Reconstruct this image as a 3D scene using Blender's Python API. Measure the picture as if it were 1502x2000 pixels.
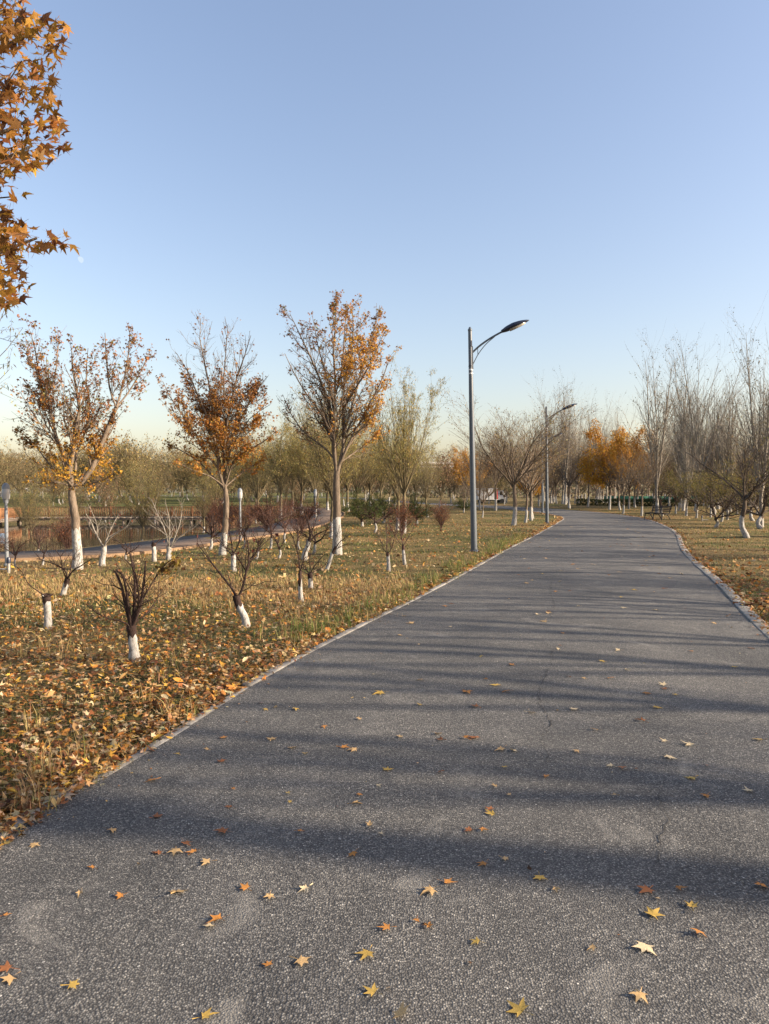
import bpy, bmesh, math, random
import numpy as np
from mathutils import Vector, Matrix

for o in list(bpy.data.objects): bpy.data.objects.remove(o, do_unlink=True)
scene = bpy.context.scene
COL = scene.collection

# ------------------------------------------------------------------ camera, sky, sun, exposure
F = 1400.0                       # focal length in pixels of the 1502 x 2000 photograph
CAM_H = 1.6
PITCH = math.atan(38 / F)
cam = bpy.data.cameras.new('camera'); cam_o = bpy.data.objects.new('camera', cam); COL.objects.link(cam_o)
cam.sensor_fit = 'VERTICAL'; cam.sensor_height = 36.0; cam.lens = 36.0 * F / 2000
cam.clip_start = 0.05; cam.clip_end = 20000
cam_o.location = (0, 0, CAM_H); cam_o.rotation_euler = (math.radians(90) - PITCH, 0, 0)
scene.camera = cam_o

SUN_EL = math.radians(21.0)
SUN_AZ = math.atan2(0.979, -0.202)          # clockwise from +Y
world = bpy.data.worlds.new('World'); scene.world = world; world.use_nodes = True
wn = world.node_tree; bg = wn.nodes['Background']
sky = wn.nodes.new('ShaderNodeTexSky'); sky.sky_type = 'NISHITA'; sky.sun_disc = False
sky.sun_elevation = SUN_EL; sky.sun_rotation = SUN_AZ
sky.air_density = 1.3; sky.dust_density = 2.0; sky.ozone_density = 1.5
gm = wn.nodes.new('ShaderNodeGamma'); gm.inputs[1].default_value = 0.95        # soft tone curve, the same over the whole sky
wb = wn.nodes.new('ShaderNodeMix'); wb.data_type = 'RGBA'; wb.blend_type = 'MULTIPLY'; wb.inputs[0].default_value = 1.0; wb.inputs[7].default_value = (1.02, 0.942, 1.00, 1)
wn.links.new(sky.outputs[0], gm.inputs[0]); wn.links.new(gm.outputs[0], wb.inputs[6]); wn.links.new(wb.outputs[2], bg.inputs[0])
bg.inputs[1].default_value = 0.0735
sun = bpy.data.lights.new('sun', 'SUN'); sun_o = bpy.data.objects.new('sun', sun); COL.objects.link(sun_o)
sun.energy = 3.0; sun.angle = math.radians(0.95); sun.color = (1.0, 0.85, 0.67)
SDIR = Vector((math.sin(SUN_AZ) * math.cos(SUN_EL), math.cos(SUN_AZ) * math.cos(SUN_EL), math.sin(SUN_EL)))
sun_o.rotation_euler = SDIR.to_track_quat('Z', 'Y').to_euler(); sun_o.location = SDIR * 60
vs = scene.view_settings
vs.view_transform = 'Standard'; vs.look = 'None'; vs.gamma = 1.0; vs.use_curve_mapping = False
vs.exposure = 1.9
scene.cycles.max_bounces = 6; scene.cycles.diffuse_bounces = 3; scene.cycles.transparent_max_bounces = 16

# ------------------------------------------------------------------ helpers
R = np.random.default_rng(11)

def ray(px, py):
    u = (px - 751) / F; v = (1000 - py) / F
    ca, sa = math.cos(PITCH), math.sin(PITCH)
    return np.array([u, ca + v * sa, -sa + v * ca])
def gp(px, py, z=0.0):
    """point of height z that stands under a pixel"""
    d = ray(px, py); t = (z - CAM_H) / d[2]
    return np.array([d[0] * t, d[1] * t, z])
def at(px, py, Y):
    """point at depth Y under a pixel"""
    d = ray(px, py); t = Y / d[1]
    return np.array([d[0] * t, Y, CAM_H + d[2] * t])

def mesh(name, V, faces, mats=(), smooth=False, col=None, midx=None):
    """V (N,3); faces: array (M,k) or list of such arrays"""
    if not isinstance(faces, (list, tuple)): faces = [faces]
    faces = [np.asarray(f, dtype=np.int32) for f in faces if len(f)]
    me = bpy.data.meshes.new(name)
    V = np.asarray(V, dtype=np.float32)
    me.vertices.add(len(V)); me.vertices.foreach_set('co', V.ravel())
    nl = sum(f.size for f in faces); npoly = sum(len(f) for f in faces)
    me.loops.add(nl); me.polygons.add(npoly)
    me.loops.foreach_set('vertex_index', np.concatenate([f.ravel() for f in faces]) if faces else np.zeros(0, np.int32))
    tot = np.concatenate([np.full(len(f), f.shape[1], np.int32) for f in faces]) if faces else np.zeros(0, np.int32)
    st = np.concatenate([[0], np.cumsum(tot)[:-1]]).astype(np.int32)
    me.polygons.foreach_set('loop_start', st); me.polygons.foreach_set('loop_total', tot)
    if smooth: me.polygons.foreach_set('use_smooth', np.ones(npoly, bool))
    for m in mats: me.materials.append(m)
    if midx is not None: me.polygons.foreach_set('material_index', np.asarray(midx, np.int32))
    if col is not None:
        a = me.attributes.new('Col', 'FLOAT_COLOR', 'POINT')
        c = np.ones((len(V), 4), np.float32); c[:, :3] = col
        a.data.foreach_set('color', c.ravel())
    me.update(calc_edges=True); me.validate()
    return me
def obj(name, me, parent=None, loc=None, rot=None, scale=None, kind=None):
    o = bpy.data.objects.new(name, me); COL.objects.link(o)
    if parent is not None: o.parent = parent
    if loc is not None: o.location = loc
    if rot is not None: o.rotation_euler = rot
    if scale is not None: o.scale = scale
    if kind: o['kind'] = kind
    return o
def tag(o, label, cat, group=None):
    o['label'] = label; o['category'] = cat
    if group: o['group'] = group
    return o
def thing(name, label, cat, loc=(0, 0, 0), rotz=0.0, group=None):
    o = bpy.data.objects.new(name, None); COL.objects.link(o)
    o.location = loc; o.rotation_euler = (0, 0, rotz); o.empty_display_size = 0.2
    return tag(o, label, cat, group)
def dup(root, loc, rotz=0.0, scale=1.0, label=None, group=None):
    r = root.copy(); COL.objects.link(r); r.location = loc; r.rotation_euler = (0, 0, rotz); r.scale = (scale,) * 3 if not hasattr(scale, '__len__') else scale
    if label: r['label'] = label
    if group: r['group'] = group
    for ch in list(root.children):
        c = ch.copy(); COL.objects.link(c); c.parent = r
        for g in list(ch.children):
            d = g.copy(); COL.objects.link(d); d.parent = c
    return r

class MB:
    """collects simple solids into one mesh"""
    def __init__(s): s.v = []; s.f = {}; s.n = 0
    def add(s, V, Fs):
        for f in Fs: s.f.setdefault(len(f), []).append([i + s.n for i in f])
        s.v.append(np.asarray(V, float)); s.n += len(V); return s
    def box(s, c, size, rotz=0.0, M=None):
        hx, hy, hz = np.array(size) / 2
        V = np.array([(x, y, z) for z in (-hz, hz) for y in (-hy, hy) for x in (-hx, hx)])
        if rotz: 
            k, q = math.cos(rotz), math.sin(rotz); V = V @ np.array([[k, q, 0], [-q, k, 0], [0, 0, 1]])
        if M is not None: V = V @ np.array(M).T
        return s.add(V + np.array(c), [(0, 2, 3, 1), (4, 5, 7, 6), (0, 1, 5, 4), (2, 6, 7, 3), (0, 4, 6, 2), (1, 3, 7, 5)])
    def tube(s, P, r, n=8, cap=True):
        P = np.asarray(P, float); K = len(P); r = np.broadcast_to(np.asarray(r, float), (K,))
        V, Q = tubes(P[None], r[None], n)
        fs = [tuple(q) for q in Q]
        if cap: fs += [tuple(range(n))[::-1], tuple(range((K - 1) * n, K * n))]
        return s.add(V, fs)
    def lathe(s, prof, n=16, c=(0, 0, 0)):
        V = [(r * math.cos(2 * math.pi * i / n) + c[0], r * math.sin(2 * math.pi * i / n) + c[1], z + c[2]) for r, z in prof for i in range(n)]
        fs = [(j * n + i, j * n + (i + 1) % n, (j + 1) * n + (i + 1) % n, (j + 1) * n + i) for j in range(len(prof) - 1) for i in range(n)]
        fs += [tuple(range(n))[::-1], tuple(range((len(prof) - 1) * n, len(prof) * n))]
        return s.add(V, fs)
    def build(s, name, mat, parent=None, smooth=False, bevel=0.0, **k):
        me = mesh(name, np.concatenate(s.v), [np.array(x) for x in s.f.values()], [mat], smooth)
        if smooth:
            try: me.set_sharp_from_angle(angle=math.radians(40))
            except Exception: pass
        o = obj(name, me, parent, **k)
        if bevel:
            m = o.modifiers.new('b', 'BEVEL'); m.width = bevel; m.segments = 2; m.limit_method = 'ANGLE'
        return o

def norm(a): return a / np.maximum(np.linalg.norm(a, axis=-1, keepdims=True), 1e-9)
def tubes(P, Rr, n):
    """batch of tubes. P (N,K,3), Rr (N,K) -> verts, quads"""
    N, K, _ = P.shape
    T = np.empty_like(P); T[:, 1:-1] = P[:, 2:] - P[:, :-2]; T[:, 0] = P[:, 1] - P[:, 0]; T[:, -1] = P[:, -1] - P[:, -2]
    T = norm(T)
    ax = norm(P[:, -1] - P[:, 0])
    ref = np.where(np.abs(ax[:, 2:3]) < 0.8, np.array([[0, 0, 1.0]]), np.array([[0.9, 0.43, 0.0]]))
    U = norm(np.cross(T, ref[:, None, :])); W = np.cross(T, U)
    a = np.arange(n) * 2 * math.pi / n
    V = P[:, :, None] + Rr[:, :, None, None] * (U[:, :, None] * np.cos(a)[None, None, :, None] + W[:, :, None] * np.sin(a)[None, None, :, None])
    i = np.arange(N)[:, None, None] * K * n; k = np.arange(K - 1)[None, :, None] * n; j = np.arange(n)[None, None]
    j2 = (j + 1) % n
    Q = np.stack([i + k + j, i + k + j2, i + k + n + j2, i + k + n + j], -1).reshape(-1, 4)
    return V.reshape(-1, 3), Q
def join(parts):
    V = []; Q = []; n = 0
    for v, q in parts:
        V.append(v); Q.append(q + n); n += len(v)
    return np.concatenate(V), np.concatenate(Q)
def resample(P, K):
    P = np.asarray(P, float); d = np.concatenate([[0], np.cumsum(np.linalg.norm(np.diff(P, axis=0), axis=1))])
    t = np.linspace(0, d[-1], K)
    return np.stack([np.interp(t, d, P[:, i]) for i in range(3)], 1)
def smoothline(P, K):
    """Catmull-Rom through the points, K samples"""
    P = np.asarray(P, float); Q = np.vstack([2 * P[0] - P[1], P, 2 * P[-1] - P[-2]])
    out = []
    for i in range(len(P) - 1):
        p0, p1, p2, p3 = Q[i:i + 4]
        for t in np.linspace(0, 1, 12, endpoint=False):
            out.append(0.5 * ((2 * p1) + (-p0 + p2) * t + (2 * p0 - 5 * p1 + 4 * p2 - p3) * t * t + (-p0 + 3 * p1 - 3 * p2 + p3) * t ** 3))
    out.append(P[-1]); out = np.array(out)
    d = np.concatenate([[0], np.cumsum(np.linalg.norm(np.diff(out, axis=0), axis=1))])
    t = np.linspace(0, d[-1], K)
    return np.stack([np.interp(t, d, out[:, i]) for i in range(P.shape[1])], 1)
def sstep(a, b, x):
    t = np.clip((x - a) / (b - a), 0, 1); return t * t * (3 - 2 * t)
_ph = np.random.default_rng(5).uniform(0, 6.28, (8, 3)); _dr = np.random.default_rng(6).normal(size=(8, 3))
def wob(p, f):
    """cheap smooth noise in about -1..1 for points (N,3)"""
    s = np.zeros(len(p))
    for i in range(8): s += np.sin(p @ (_dr[i] * f * (1 + 0.35 * i)) + _ph[i, 0]) / (1 + 0.25 * i)
    return s / 3.0

# ------------------------------------------------------------------ materials
def mat(name):
    m = bpy.data.materials.new(name); m.use_nodes = True
    nt = m.node_tree; return m, nt, nt.nodes['Principled BSDF'], nt.nodes['Material Output']
def ramp(nt, fac, stops, interp='LINEAR'):
    r = nt.nodes.new('ShaderNodeValToRGB'); r.color_ramp.interpolation = interp
    e = r.color_ramp.elements
    while len(e) < len(stops): e.new(0.5)
    for q, (p, c) in zip(e, stops): q.position = p; q.color = (*c, 1)
    nt.links.new(fac, r.inputs[0]); return r.outputs[0]
def noise(nt, vec, scale, detail=4, rough=0.6, dist=0.0):
    n = nt.nodes.new('ShaderNodeTexNoise'); n.inputs['Scale'].default_value = scale; n.inputs['Detail'].default_value = detail
    n.inputs['Roughness'].default_value = rough; n.inputs['Distortion'].default_value = dist
    nt.links.new(vec, n.inputs['Vector']); return n.outputs['Fac']
def vor(nt, vec, scale, out='Color', feature='F1'):
    n = nt.nodes.new('ShaderNodeTexVoronoi'); n.feature = feature; n.inputs['Scale'].default_value = scale
    nt.links.new(vec, n.inputs['Vector']); return n.outputs[out]
def mix(nt, fac, a, b, mode='MIX'):
    n = nt.nodes.new('ShaderNodeMix'); n.data_type = 'RGBA'; n.blend_type = mode
    for s, v in ((n.inputs[0], fac), (n.inputs[6], a), (n.inputs[7], b)):
        if hasattr(v, 'is_linked') or hasattr(v, 'links'): nt.links.new(v, s)
        elif isinstance(v, (int, float)): s.default_value = v
        else: s.default_value = (*v, 1)
    return n.outputs[2]
def math_(nt, op, a, b=0.0):
    n = nt.nodes.new('ShaderNodeMath'); n.operation = op
    for s, v in ((n.inputs[0], a), (n.inputs[1], b)):
        if hasattr(v, 'links'): nt.links.new(v, s)
        else: s.default_value = v
    return n.outputs[0]
def bump(nt, h, bsdf, strength=0.5, dist=0.01, prev=None):
    b = nt.nodes.new('ShaderNodeBump'); b.inputs['Strength'].default_value = strength; b.inputs['Distance'].default_value = dist
    nt.links.new(h, b.inputs['Height'])
    if prev: nt.links.new(prev, b.inputs['Normal'])
    nt.links.new(b.outputs[0], bsdf.inputs['Normal']); return b.outputs[0]
def coords(nt, kind='Object'): return nt.nodes.new('ShaderNodeTexCoord').outputs[kind]

def simple(name, c, rough=0.7, metal=0.0, var=0.15, scale=8.0, bmp=0.0, spec=0.3):
    m, nt, b, out = mat(name); v = coords(nt)
    n = noise(nt, v, scale, 5)
    c = np.array(c); nt.links.new(ramp(nt, n, [(0.3, tuple(c * (1 - var))), (0.7, tuple(np.minimum(c * (1 + var), 1)))]), b.inputs['Base Color'])
    b.inputs['Roughness'].default_value = rough; b.inputs['Metallic'].default_value = metal; b.inputs['Specular IOR Level'].default_value = spec
    if bmp: bump(nt, noise(nt, v, scale * 4, 4), b, bmp, 0.01)
    return m
def bark(name, c1, c2, scale=14.0):
    m, nt, b, out = mat(name); v = coords(nt)
    mp = nt.nodes.new('ShaderNodeMapping'); mp.inputs['Scale'].default_value = (1, 1, 0.28); nt.links.new(v, mp.inputs[0]); v = mp.outputs[0]
    n = noise(nt, v, scale, 6, 0.65, 0.4); k = noise(nt, v, scale * 4, 3)
    c = ramp(nt, n, [(0.32, c1), (0.68, c2)])
    rnd = nt.nodes.new('ShaderNodeObjectInfo').outputs['Random']
    c = mix(nt, math_(nt, 'MULTIPLY', rnd, 0.35), c, tuple(np.array(c1) * 0.6))
    nt.links.new(c, b.inputs['Base Color']); b.inputs['Roughness'].default_value = 0.9; b.inputs['Specular IOR Level'].default_value = 0.15
    bump(nt, math_(nt, 'ADD', n, math_(nt, 'MULTIPLY', k, 0.4)), b, 0.8, 0.02)
    return m
def whitewash(name='whitewash'):
    m, nt, b, out = mat(name); v = coords(nt)
    mp = nt.nodes.new('ShaderNodeMapping'); mp.inputs['Scale'].default_value = (1, 1, 0.45); nt.links.new(v, mp.inputs[0])
    n = noise(nt, mp.outputs[0], 26, 8, 0.75, 0.6); s = noise(nt, v, 45, 3)
    c = ramp(nt, n, [(0.37, (0.11, 0.085, 0.062)), (0.45, (0.26, 0.245, 0.215)), (0.57, (0.40, 0.387, 0.36))])
    sep = nt.nodes.new('ShaderNodeSeparateXYZ'); nt.links.new(v, sep.inputs[0])
    dirt = ramp(nt, math_(nt, 'ADD', sep.outputs[2], math_(nt, 'MULTIPLY', s, 0.12)), [(0.03, (0.75, 0.75, 0.75)), (0.16, (0, 0, 0))])
    c = mix(nt, dirt, c, (0.20, 0.16, 0.11))
    nt.links.new(c, b.inputs['Base Color']); b.inputs['Roughness'].default_value = 0.9
    bump(nt, n, b, 0.6, 0.015)
    return m
def leafmat(name, source='attr', transl=0.45, rough=0.55, gain=1.0):
    m, nt, b, out = mat(name)
    if source == 'attr':
        a = nt.nodes.new('ShaderNodeAttribute'); a.attribute_name = 'Col'; c = a.outputs['Color']
    else:
        a = nt.nodes.new('ShaderNodeObjectInfo'); c = a.outputs['Color']
        n = noise(nt, coords(nt), 40, 4)
        c = mix(nt, ramp(nt, n, [(0.40, (0, 0, 0)), (0.75, (0.55, 0.55, 0.55))]), c, (0.16, 0.07, 0.02))
    nt.links.new(c, b.inputs['Base Color']); b.inputs['Roughness'].default_value = rough; b.inputs['Specular IOR Level'].default_value = 0.25
    t = nt.nodes.new('ShaderNodeBsdfTranslucent'); nt.links.new(c, t.inputs['Color'])
    mx = nt.nodes.new('ShaderNodeMixShader'); mx.inputs[0].default_value = transl
    nt.links.new(b.outputs[0], mx.inputs[1]); nt.links.new(t.outputs[0], mx.inputs[2]); nt.links.new(mx.outputs[0], out.inputs['Surface'])
    return m

M_BARK = bark('maple_bark', (0.10, 0.075, 0.052), (0.25, 0.195, 0.145))
M_DARK = bark('fruit_bark', (0.022, 0.014, 0.012), (0.085, 0.055, 0.045), 20)
M_PALE = bark('poplar_bark', (0.17, 0.15, 0.122), (0.36, 0.318, 0.262))
M_WILLOW = bark('willow_bark', (0.10, 0.08, 0.045), (0.22, 0.175, 0.10))
M_REDTWIG = bark('red_twig_bark', (0.06, 0.034, 0.028), (0.15, 0.09, 0.072))
M_ORCH = bark('orchard_bark', (0.05, 0.038, 0.03), (0.15, 0.115, 0.085))
M_WHITE = whitewash()
M_LEAF = leafmat('leaf_colours')
M_LEAFO = leafmat('single_leaf', 'obj', 0.35)
M_DRY = leafmat('dry_leaf', 'attr', 0.2, 0.7)
M_DRYO = leafmat('fallen_leaf_material', 'obj', 0.12, 0.7)

# ------------------------------------------------------------------ layout curves
LEFT = np.array([(-3.1, -6), (-2.4, -1.5), (-1.98, 1.5), (-1.75, 3.26), (-1.61, 3.81), (-1.42, 4.41), (-0.92, 6.44), (-0.19, 8.68), (0.62, 11.03), (1.93, 15.1), (3.69, 20.7), (5.77, 27), (9.03, 37.3),
                 (11.0, 43.9), (11.9, 49), (12.2, 55), (12.1, 63), (11.3, 72), (9.0, 83), (4.5, 94), (-4, 108), (-20, 126), (-50, 150)])
RIGHT = np.array([(1.6, -6), (2.3, -1.5), (2.95, 2.5), (3.55, 5.2), (4.2, 7.83), (5.2, 10.8), (5.75, 12.4), (7.07, 16.5), (8.5, 20.6), (11.5, 28.5), (13.8, 36.1), (15.6, 43.2), (16.6, 50),
                  (17.0, 58), (16.8, 67), (15.6, 77), (13.0, 88), (8.0, 99.5), (-1, 113), (-17, 130), (-48, 155)])
LS = smoothline(LEFT, 400); RS = smoothline(RIGHT, 400)
PATH = np.array([(-40, 13.2), (-22, 14.8), (-13, 16.0), (-9.3, 17.0), (-7.2, 18.4), (-6.2, 21.0), (-5.5, 24), (-4.6, 27.5), (-4.0, 32), (-3.8, 38), (-3.6, 46), (-4.2, 56), (-6, 66), (-10, 76)])
PS = smoothline(PATH, 220)

def pdist(p, line):
    """distance of points (N,2) to a polyline"""
    out = np.full(len(p), 1e9)
    A = line[:-1]; B = line[1:]; AB = B - A; L2 = np.maximum((AB ** 2).sum(1), 1e-9)
    for s in range(0, len(p), 4000):
        q = p[s:s + 4000]
        t = np.clip(((q[:, None] - A[None]) * AB[None]).sum(2) / L2[None], 0, 1)
        d = np.linalg.norm(q[:, None] - (A[None] + t[..., None] * AB[None]), axis=2)
        out[s:s + 4000] = d.min(1)
    return out
def inpoly(p, poly):
    x, y = p[:, 0], p[:, 1]; r = np.zeros(len(p), bool); n = len(poly)
    for i in range(n):
        x1, y1 = poly[i]; x2, y2 = poly[(i + 1) % n]
        if y1 == y2: continue
        c = ((y1 > y) != (y2 > y)) & (x < (x2 - x1) * (y - y1) / (y2 - y1) + x1); r ^= c
    return r
LC = LS[::6]; RC = RS[::6]; PC = PS[::4]
ROADPOLY = np.vstack([LC, RC[::-1]])
PONDPOLY = np.vstack([PC, [(-30, 84), (-160, 90), (-200, 20), (-45, 13.0)]])
def road_d(p):
    """distance to the road, negative on it"""
    d = np.minimum(pdist(p, LC), pdist(p, RC)); return np.where(inpoly(p, ROADPOLY), -d, d)
POND_Z = -0.95
def height(p):
    p = np.atleast_2d(p).astype(float); x, y = p[:, 0], p[:, 1]
    h = np.zeros(len(p)); near = (np.abs(x) < 260) & (y < 220)
    q = p[near]
    if len(q):
        dr = road_d(q); dp = pdist(q, PC); ins = inpoly(q, PONDPOLY)
        b = 0.035 * wob(np.c_[q, np.zeros(len(q))], 0.55) + 0.02 * wob(np.c_[q, np.ones(len(q))], 1.9)
        hh = b * sstep(0.5, 3.0, dr) * np.where(ins, 1, sstep(0.7, 1.6, dp)) + 0.03 * sstep(0.15, 0.7, dr)
        hh += 0.20 * np.exp(-((q[:, 0] - 12.9) ** 2 + (q[:, 1] - 25.5) ** 2) / 1.6)      # mound round the dark fruit tree
        hh -= np.where(ins, 1.75 * sstep(1.9, 10.0, dp) * (1 - sstep(60, 76, q[:, 1])), 0)
        h[near] = hh
    far = sstep(70, 120, y) * (1 - sstep(-8, 12, x))
    h += far * (0.8 + 0.5 * sstep(120, 220, y))
    return h
def ground_z(x, y): return float(height(np.array([[x, y]]))[0])

# ------------------------------------------------------------------ ground
def ground_material():
    m, nt, b, out = mat('lawn_ground'); v = coords(nt)
    big = noise(nt, v, 0.16, 3, 0.5); mid = noise(nt, v, 0.9, 5, 0.65); fine = noise(nt, v, 38, 4, 0.75)
    f = math_(nt, 'ADD', math_(nt, 'MULTIPLY', big, 0.55), math_(nt, 'MULTIPLY', mid, 0.45))
    c = ramp(nt, f, [(0.36, (0.070, 0.082, 0.024)), (0.46, (0.115, 0.105, 0.040)), (0.56, (0.24, 0.165, 0.072)), (0.66, (0.16, 0.115, 0.055))])
    c = mix(nt, ramp(nt, fine, [(0.3, (0.85,) * 3), (0.55, (0, 0, 0))]), c, (0.040, 0.034, 0.018))
    c = mix(nt, ramp(nt, fine, [(0.58, (0, 0, 0)), (0.8, (0.7,) * 3)]), c, (0.34, 0.25, 0.12))
    cells = nt.nodes.new('ShaderNodeTexVoronoi'); cells.inputs['Scale'].default_value = 9.0; nt.links.new(v, cells.inputs['Vector'])
    sp = nt.nodes.new('ShaderNodeSeparateColor'); nt.links.new(cells.outputs['Color'], sp.inputs[0])
    on = math_(nt, 'MULTIPLY', math_(nt, 'GREATER_THAN', sp.outputs[0], 0.62), math_(nt, 'LESS_THAN', cells.outputs['Distance'], 0.36))
    lc = ramp(nt, sp.outputs[1], [(0.0, (0.42, 0.26, 0.09)), (0.4, (0.36, 0.17, 0.05)), (0.75, (0.22, 0.09, 0.03)), (1.0, (0.50, 0.36, 0.13))])
    sxyz = nt.nodes.new('ShaderNodeSeparateXYZ'); nt.links.new(v, sxyz.inputs[0])
    onfar = math_(nt, 'MULTIPLY', on, ramp(nt, math_(nt, 'DIVIDE', sxyz.outputs[1], 60), [(0.25, (0, 0, 0)), (0.6, (1, 1, 1))]))
    c = mix(nt, onfar, c, lc)
    gl = ramp(nt, math_(nt, 'DIVIDE', sxyz.outputs[1], 200), [(0.36, (0, 0, 0)), (0.40, (1, 1, 1))])
    lf = ramp(nt, math_(nt, 'ADD', math_(nt, 'DIVIDE', sxyz.outputs[0], 60), 0.5), [(0.30, (1, 1, 1)), (0.5, (0, 0, 0))])
    c = mix(nt, math_(nt, 'MULTIPLY', math_(nt, 'MULTIPLY', gl, lf), 0.75), c, (0.10, 0.115, 0.035))
    nt.links.new(c, b.inputs['Base Color']); b.inputs['Roughness'].default_value = 0.95; b.inputs['Specular IOR Level'].default_value = 0.1
    bump(nt, math_(nt, 'ADD', fine, mid), b, 0.9, 0.05)
    return m
M_GROUND = ground_material()
n = 300
u = np.linspace(-1, 1, n); gx = 2.0 * np.sinh(u * 7.6); w_ = np.linspace(-0.32, 1, n); gy = 12 + 2.2 * np.sinh(w_ * 7.4) - 0.0
gy = np.sort(np.concatenate([gy]))
X, Y = np.meshgrid(gx, gy); P2 = np.c_[X.ravel(), Y.ravel()]
Z = height(P2) - 0.004
inside = road_d(P2[(np.abs(P2[:, 0]) < 260) & (P2[:, 1] < 220)])
V = np.c_[P2, Z]
i = np.arange(n - 1); I, J = np.meshgrid(i, i); a = (J * n + I).ravel()
ground = obj('ground', mesh('ground', V, np.c_[a, a + 1, a + n + 1, a + n], [M_GROUND], True), kind='structure')

# ------------------------------------------------------------------ asphalt road
def asphalt_material():
    m, nt, b, out = mat('asphalt'); v = coords(nt)
    st = nt.nodes.new('ShaderNodeTexVoronoi'); st.inputs['Scale'].default_value = 132; nt.links.new(v, st.inputs['Vector'])
    sp = nt.nodes.new('ShaderNodeSeparateColor'); nt.links.new(st.outputs['Color'], sp.inputs[0])
    st2 = nt.nodes.new('ShaderNodeTexVoronoi'); st2.inputs['Scale'].default_value = 70; nt.links.new(v, st2.inputs['Vector'])
    sp2 = nt.nodes.new('ShaderNodeSeparateColor'); nt.links.new(st2.outputs['Color'], sp2.inputs[0])
    g = ramp(nt, sp.outputs[0], [(0.0, (0.070, 0.068, 0.064)), (0.55, (0.132, 0.127, 0.119)), (0.85, (0.195, 0.187, 0.170)), (1.0, (0.34, 0.32, 0.28))])
    g = mix(nt, ramp(nt, st.outputs['Distance'], [(0.34, (0, 0, 0)), (0.68, (0.85,) * 3)]), g, (0.036, 0.035, 0.034))
    pale = math_(nt, 'MULTIPLY', math_(nt, 'GREATER_THAN', sp2.outputs[0], 0.992), math_(nt, 'LESS_THAN', st2.outputs['Distance'], 0.28))
    g = mix(nt, pale, g, (0.50, 0.48, 0.43))
    big = noise(nt, v, 0.55, 6, 0.62, 0.6); mid = noise(nt, v, 3.2, 5, 0.65)
    g = mix(nt, 0.9, g, ramp(nt, big, [(0.30, (0.72,) * 3), (0.5, (1.08, 1.07, 1.05)), (0.70, (1.45, 1.41, 1.34))]), 'MULTIPLY')
    wear = noise(nt, v, 1.5, 7, 0.7, 1.2)
    g = mix(nt, ramp(nt, wear, [(0.57, (0, 0, 0)), (0.70, (0.45,) * 3)]), g, (0.28, 0.262, 0.228))
    g = mix(nt, ramp(nt, wear, [(0.26, (0.5,) * 3), (0.36, (0, 0, 0))]), g, (0.045, 0.045, 0.047))
    g = mix(nt, 0.6, g, ramp(nt, mid, [(0.3, (0.8,) * 3), (0.7, (1.2, 1.18, 1.15))]), 'MULTIPLY')
    nt.links.new(g, b.inputs['Base Color']); b.inputs['Roughness'].default_value = 0.82; b.inputs['Specular IOR Level'].default_value = 0.30
    h = math_(nt, 'SUBTRACT', 1.0, st.outputs['Distance'])
    h2 = math_(nt, 'ADD', math_(nt, 'MULTIPLY', sp.outputs[1], 0.6), h)
    b1 = bump(nt, h2, b, 0.6, 0.005)
    bump(nt, mid, b, 0.35, 0.02, b1)
    return m
M_ASPH = asphalt_material()
rows = []
for k in range(400):
    for t in np.linspace(-0.01, 1.01, 7): rows.append(LS[k] * (1 - t) + RS[k] * t)
rows = np.array(rows)
crown = np.tile(0.012 + 0.03 * (1 - (np.linspace(-1, 1, 7)) ** 2), 400)
q = (np.arange(399)[:, None] * 7 + np.arange(6)[None]).ravel()
far_lift = height(rows); far_lift = np.where(rows[:, 1] > 66, np.maximum(far_lift, 0), 0)
road = obj('road', mesh('road', np.c_[rows, crown + far_lift], np.c_[q, q + 1, q + 8, q + 7], [M_ASPH], True), kind='structure')
M_CRACK = simple('crack_tar', (0.045, 0.043, 0.040), 0.95, 0, 0.4, 60)
def crack(pxs, w, seed):
    g = np.random.default_rng(seed); P = np.array([gp(*p)[:2] for p in pxs]); P = smoothline(P, max(12, int(np.linalg.norm(P[-1] - P[0]) / 0.045)))
    P = P + g.normal(0, 0.012, P.shape).cumsum(0) * 0.25 + g.normal(0, 0.009, P.shape)
    T = np.gradient(P, axis=0); T = T / np.linalg.norm(T, axis=1, keepdims=True); Nn = np.c_[-T[:, 1], T[:, 0]]
    ww = w * (0.25 + g.random(len(P)) ** 1.5)[:, None] * np.sin(np.linspace(0.05, math.pi - 0.05, len(P)))[:, None] ** 0.4
    zz = np.full(len(P), 0.0)
    A = np.c_[P + Nn * ww, zz]; B = np.c_[P - Nn * ww, zz]
    for S in (A, B): S[:, 2] = road_z(S[:, :2]) + 0.003
    V = np.stack([A, B], 1).reshape(-1, 3); k = np.arange(len(P) - 1) * 2
    obj('crack', mesh('crack', V, np.c_[k, k + 1, k + 3, k + 2], [M_CRACK]), road)
def road_z(p):
    d = -road_d(np.atleast_2d(p)); return 0.012 + 0.03 * (1 - (1 - np.clip(d / 2.35, 0, 1)) ** 2)
crack([(1068, 1262), (1080, 1290), (1062, 1335), (1052, 1378), (1075, 1420), (1060, 1455), (1074, 1480), (1070, 1500)], 0.0042, 1)
crack([(1300, 1540), (1280, 1580), (1298, 1610), (1284, 1640), (1270, 1720)], 0.0036, 2)
crack([(1052, 1395), (1140, 1405), (1230, 1412), (1340, 1408), (1430, 1424)], 0.003, 3)
crack([(1075, 1220), (1085, 1185), (1078, 1150), (1088, 1120)], 0.004, 4)
crack([(300, 1372), (520, 1378), (760, 1384), (1000, 1390)], 0.002, 5)

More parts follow.
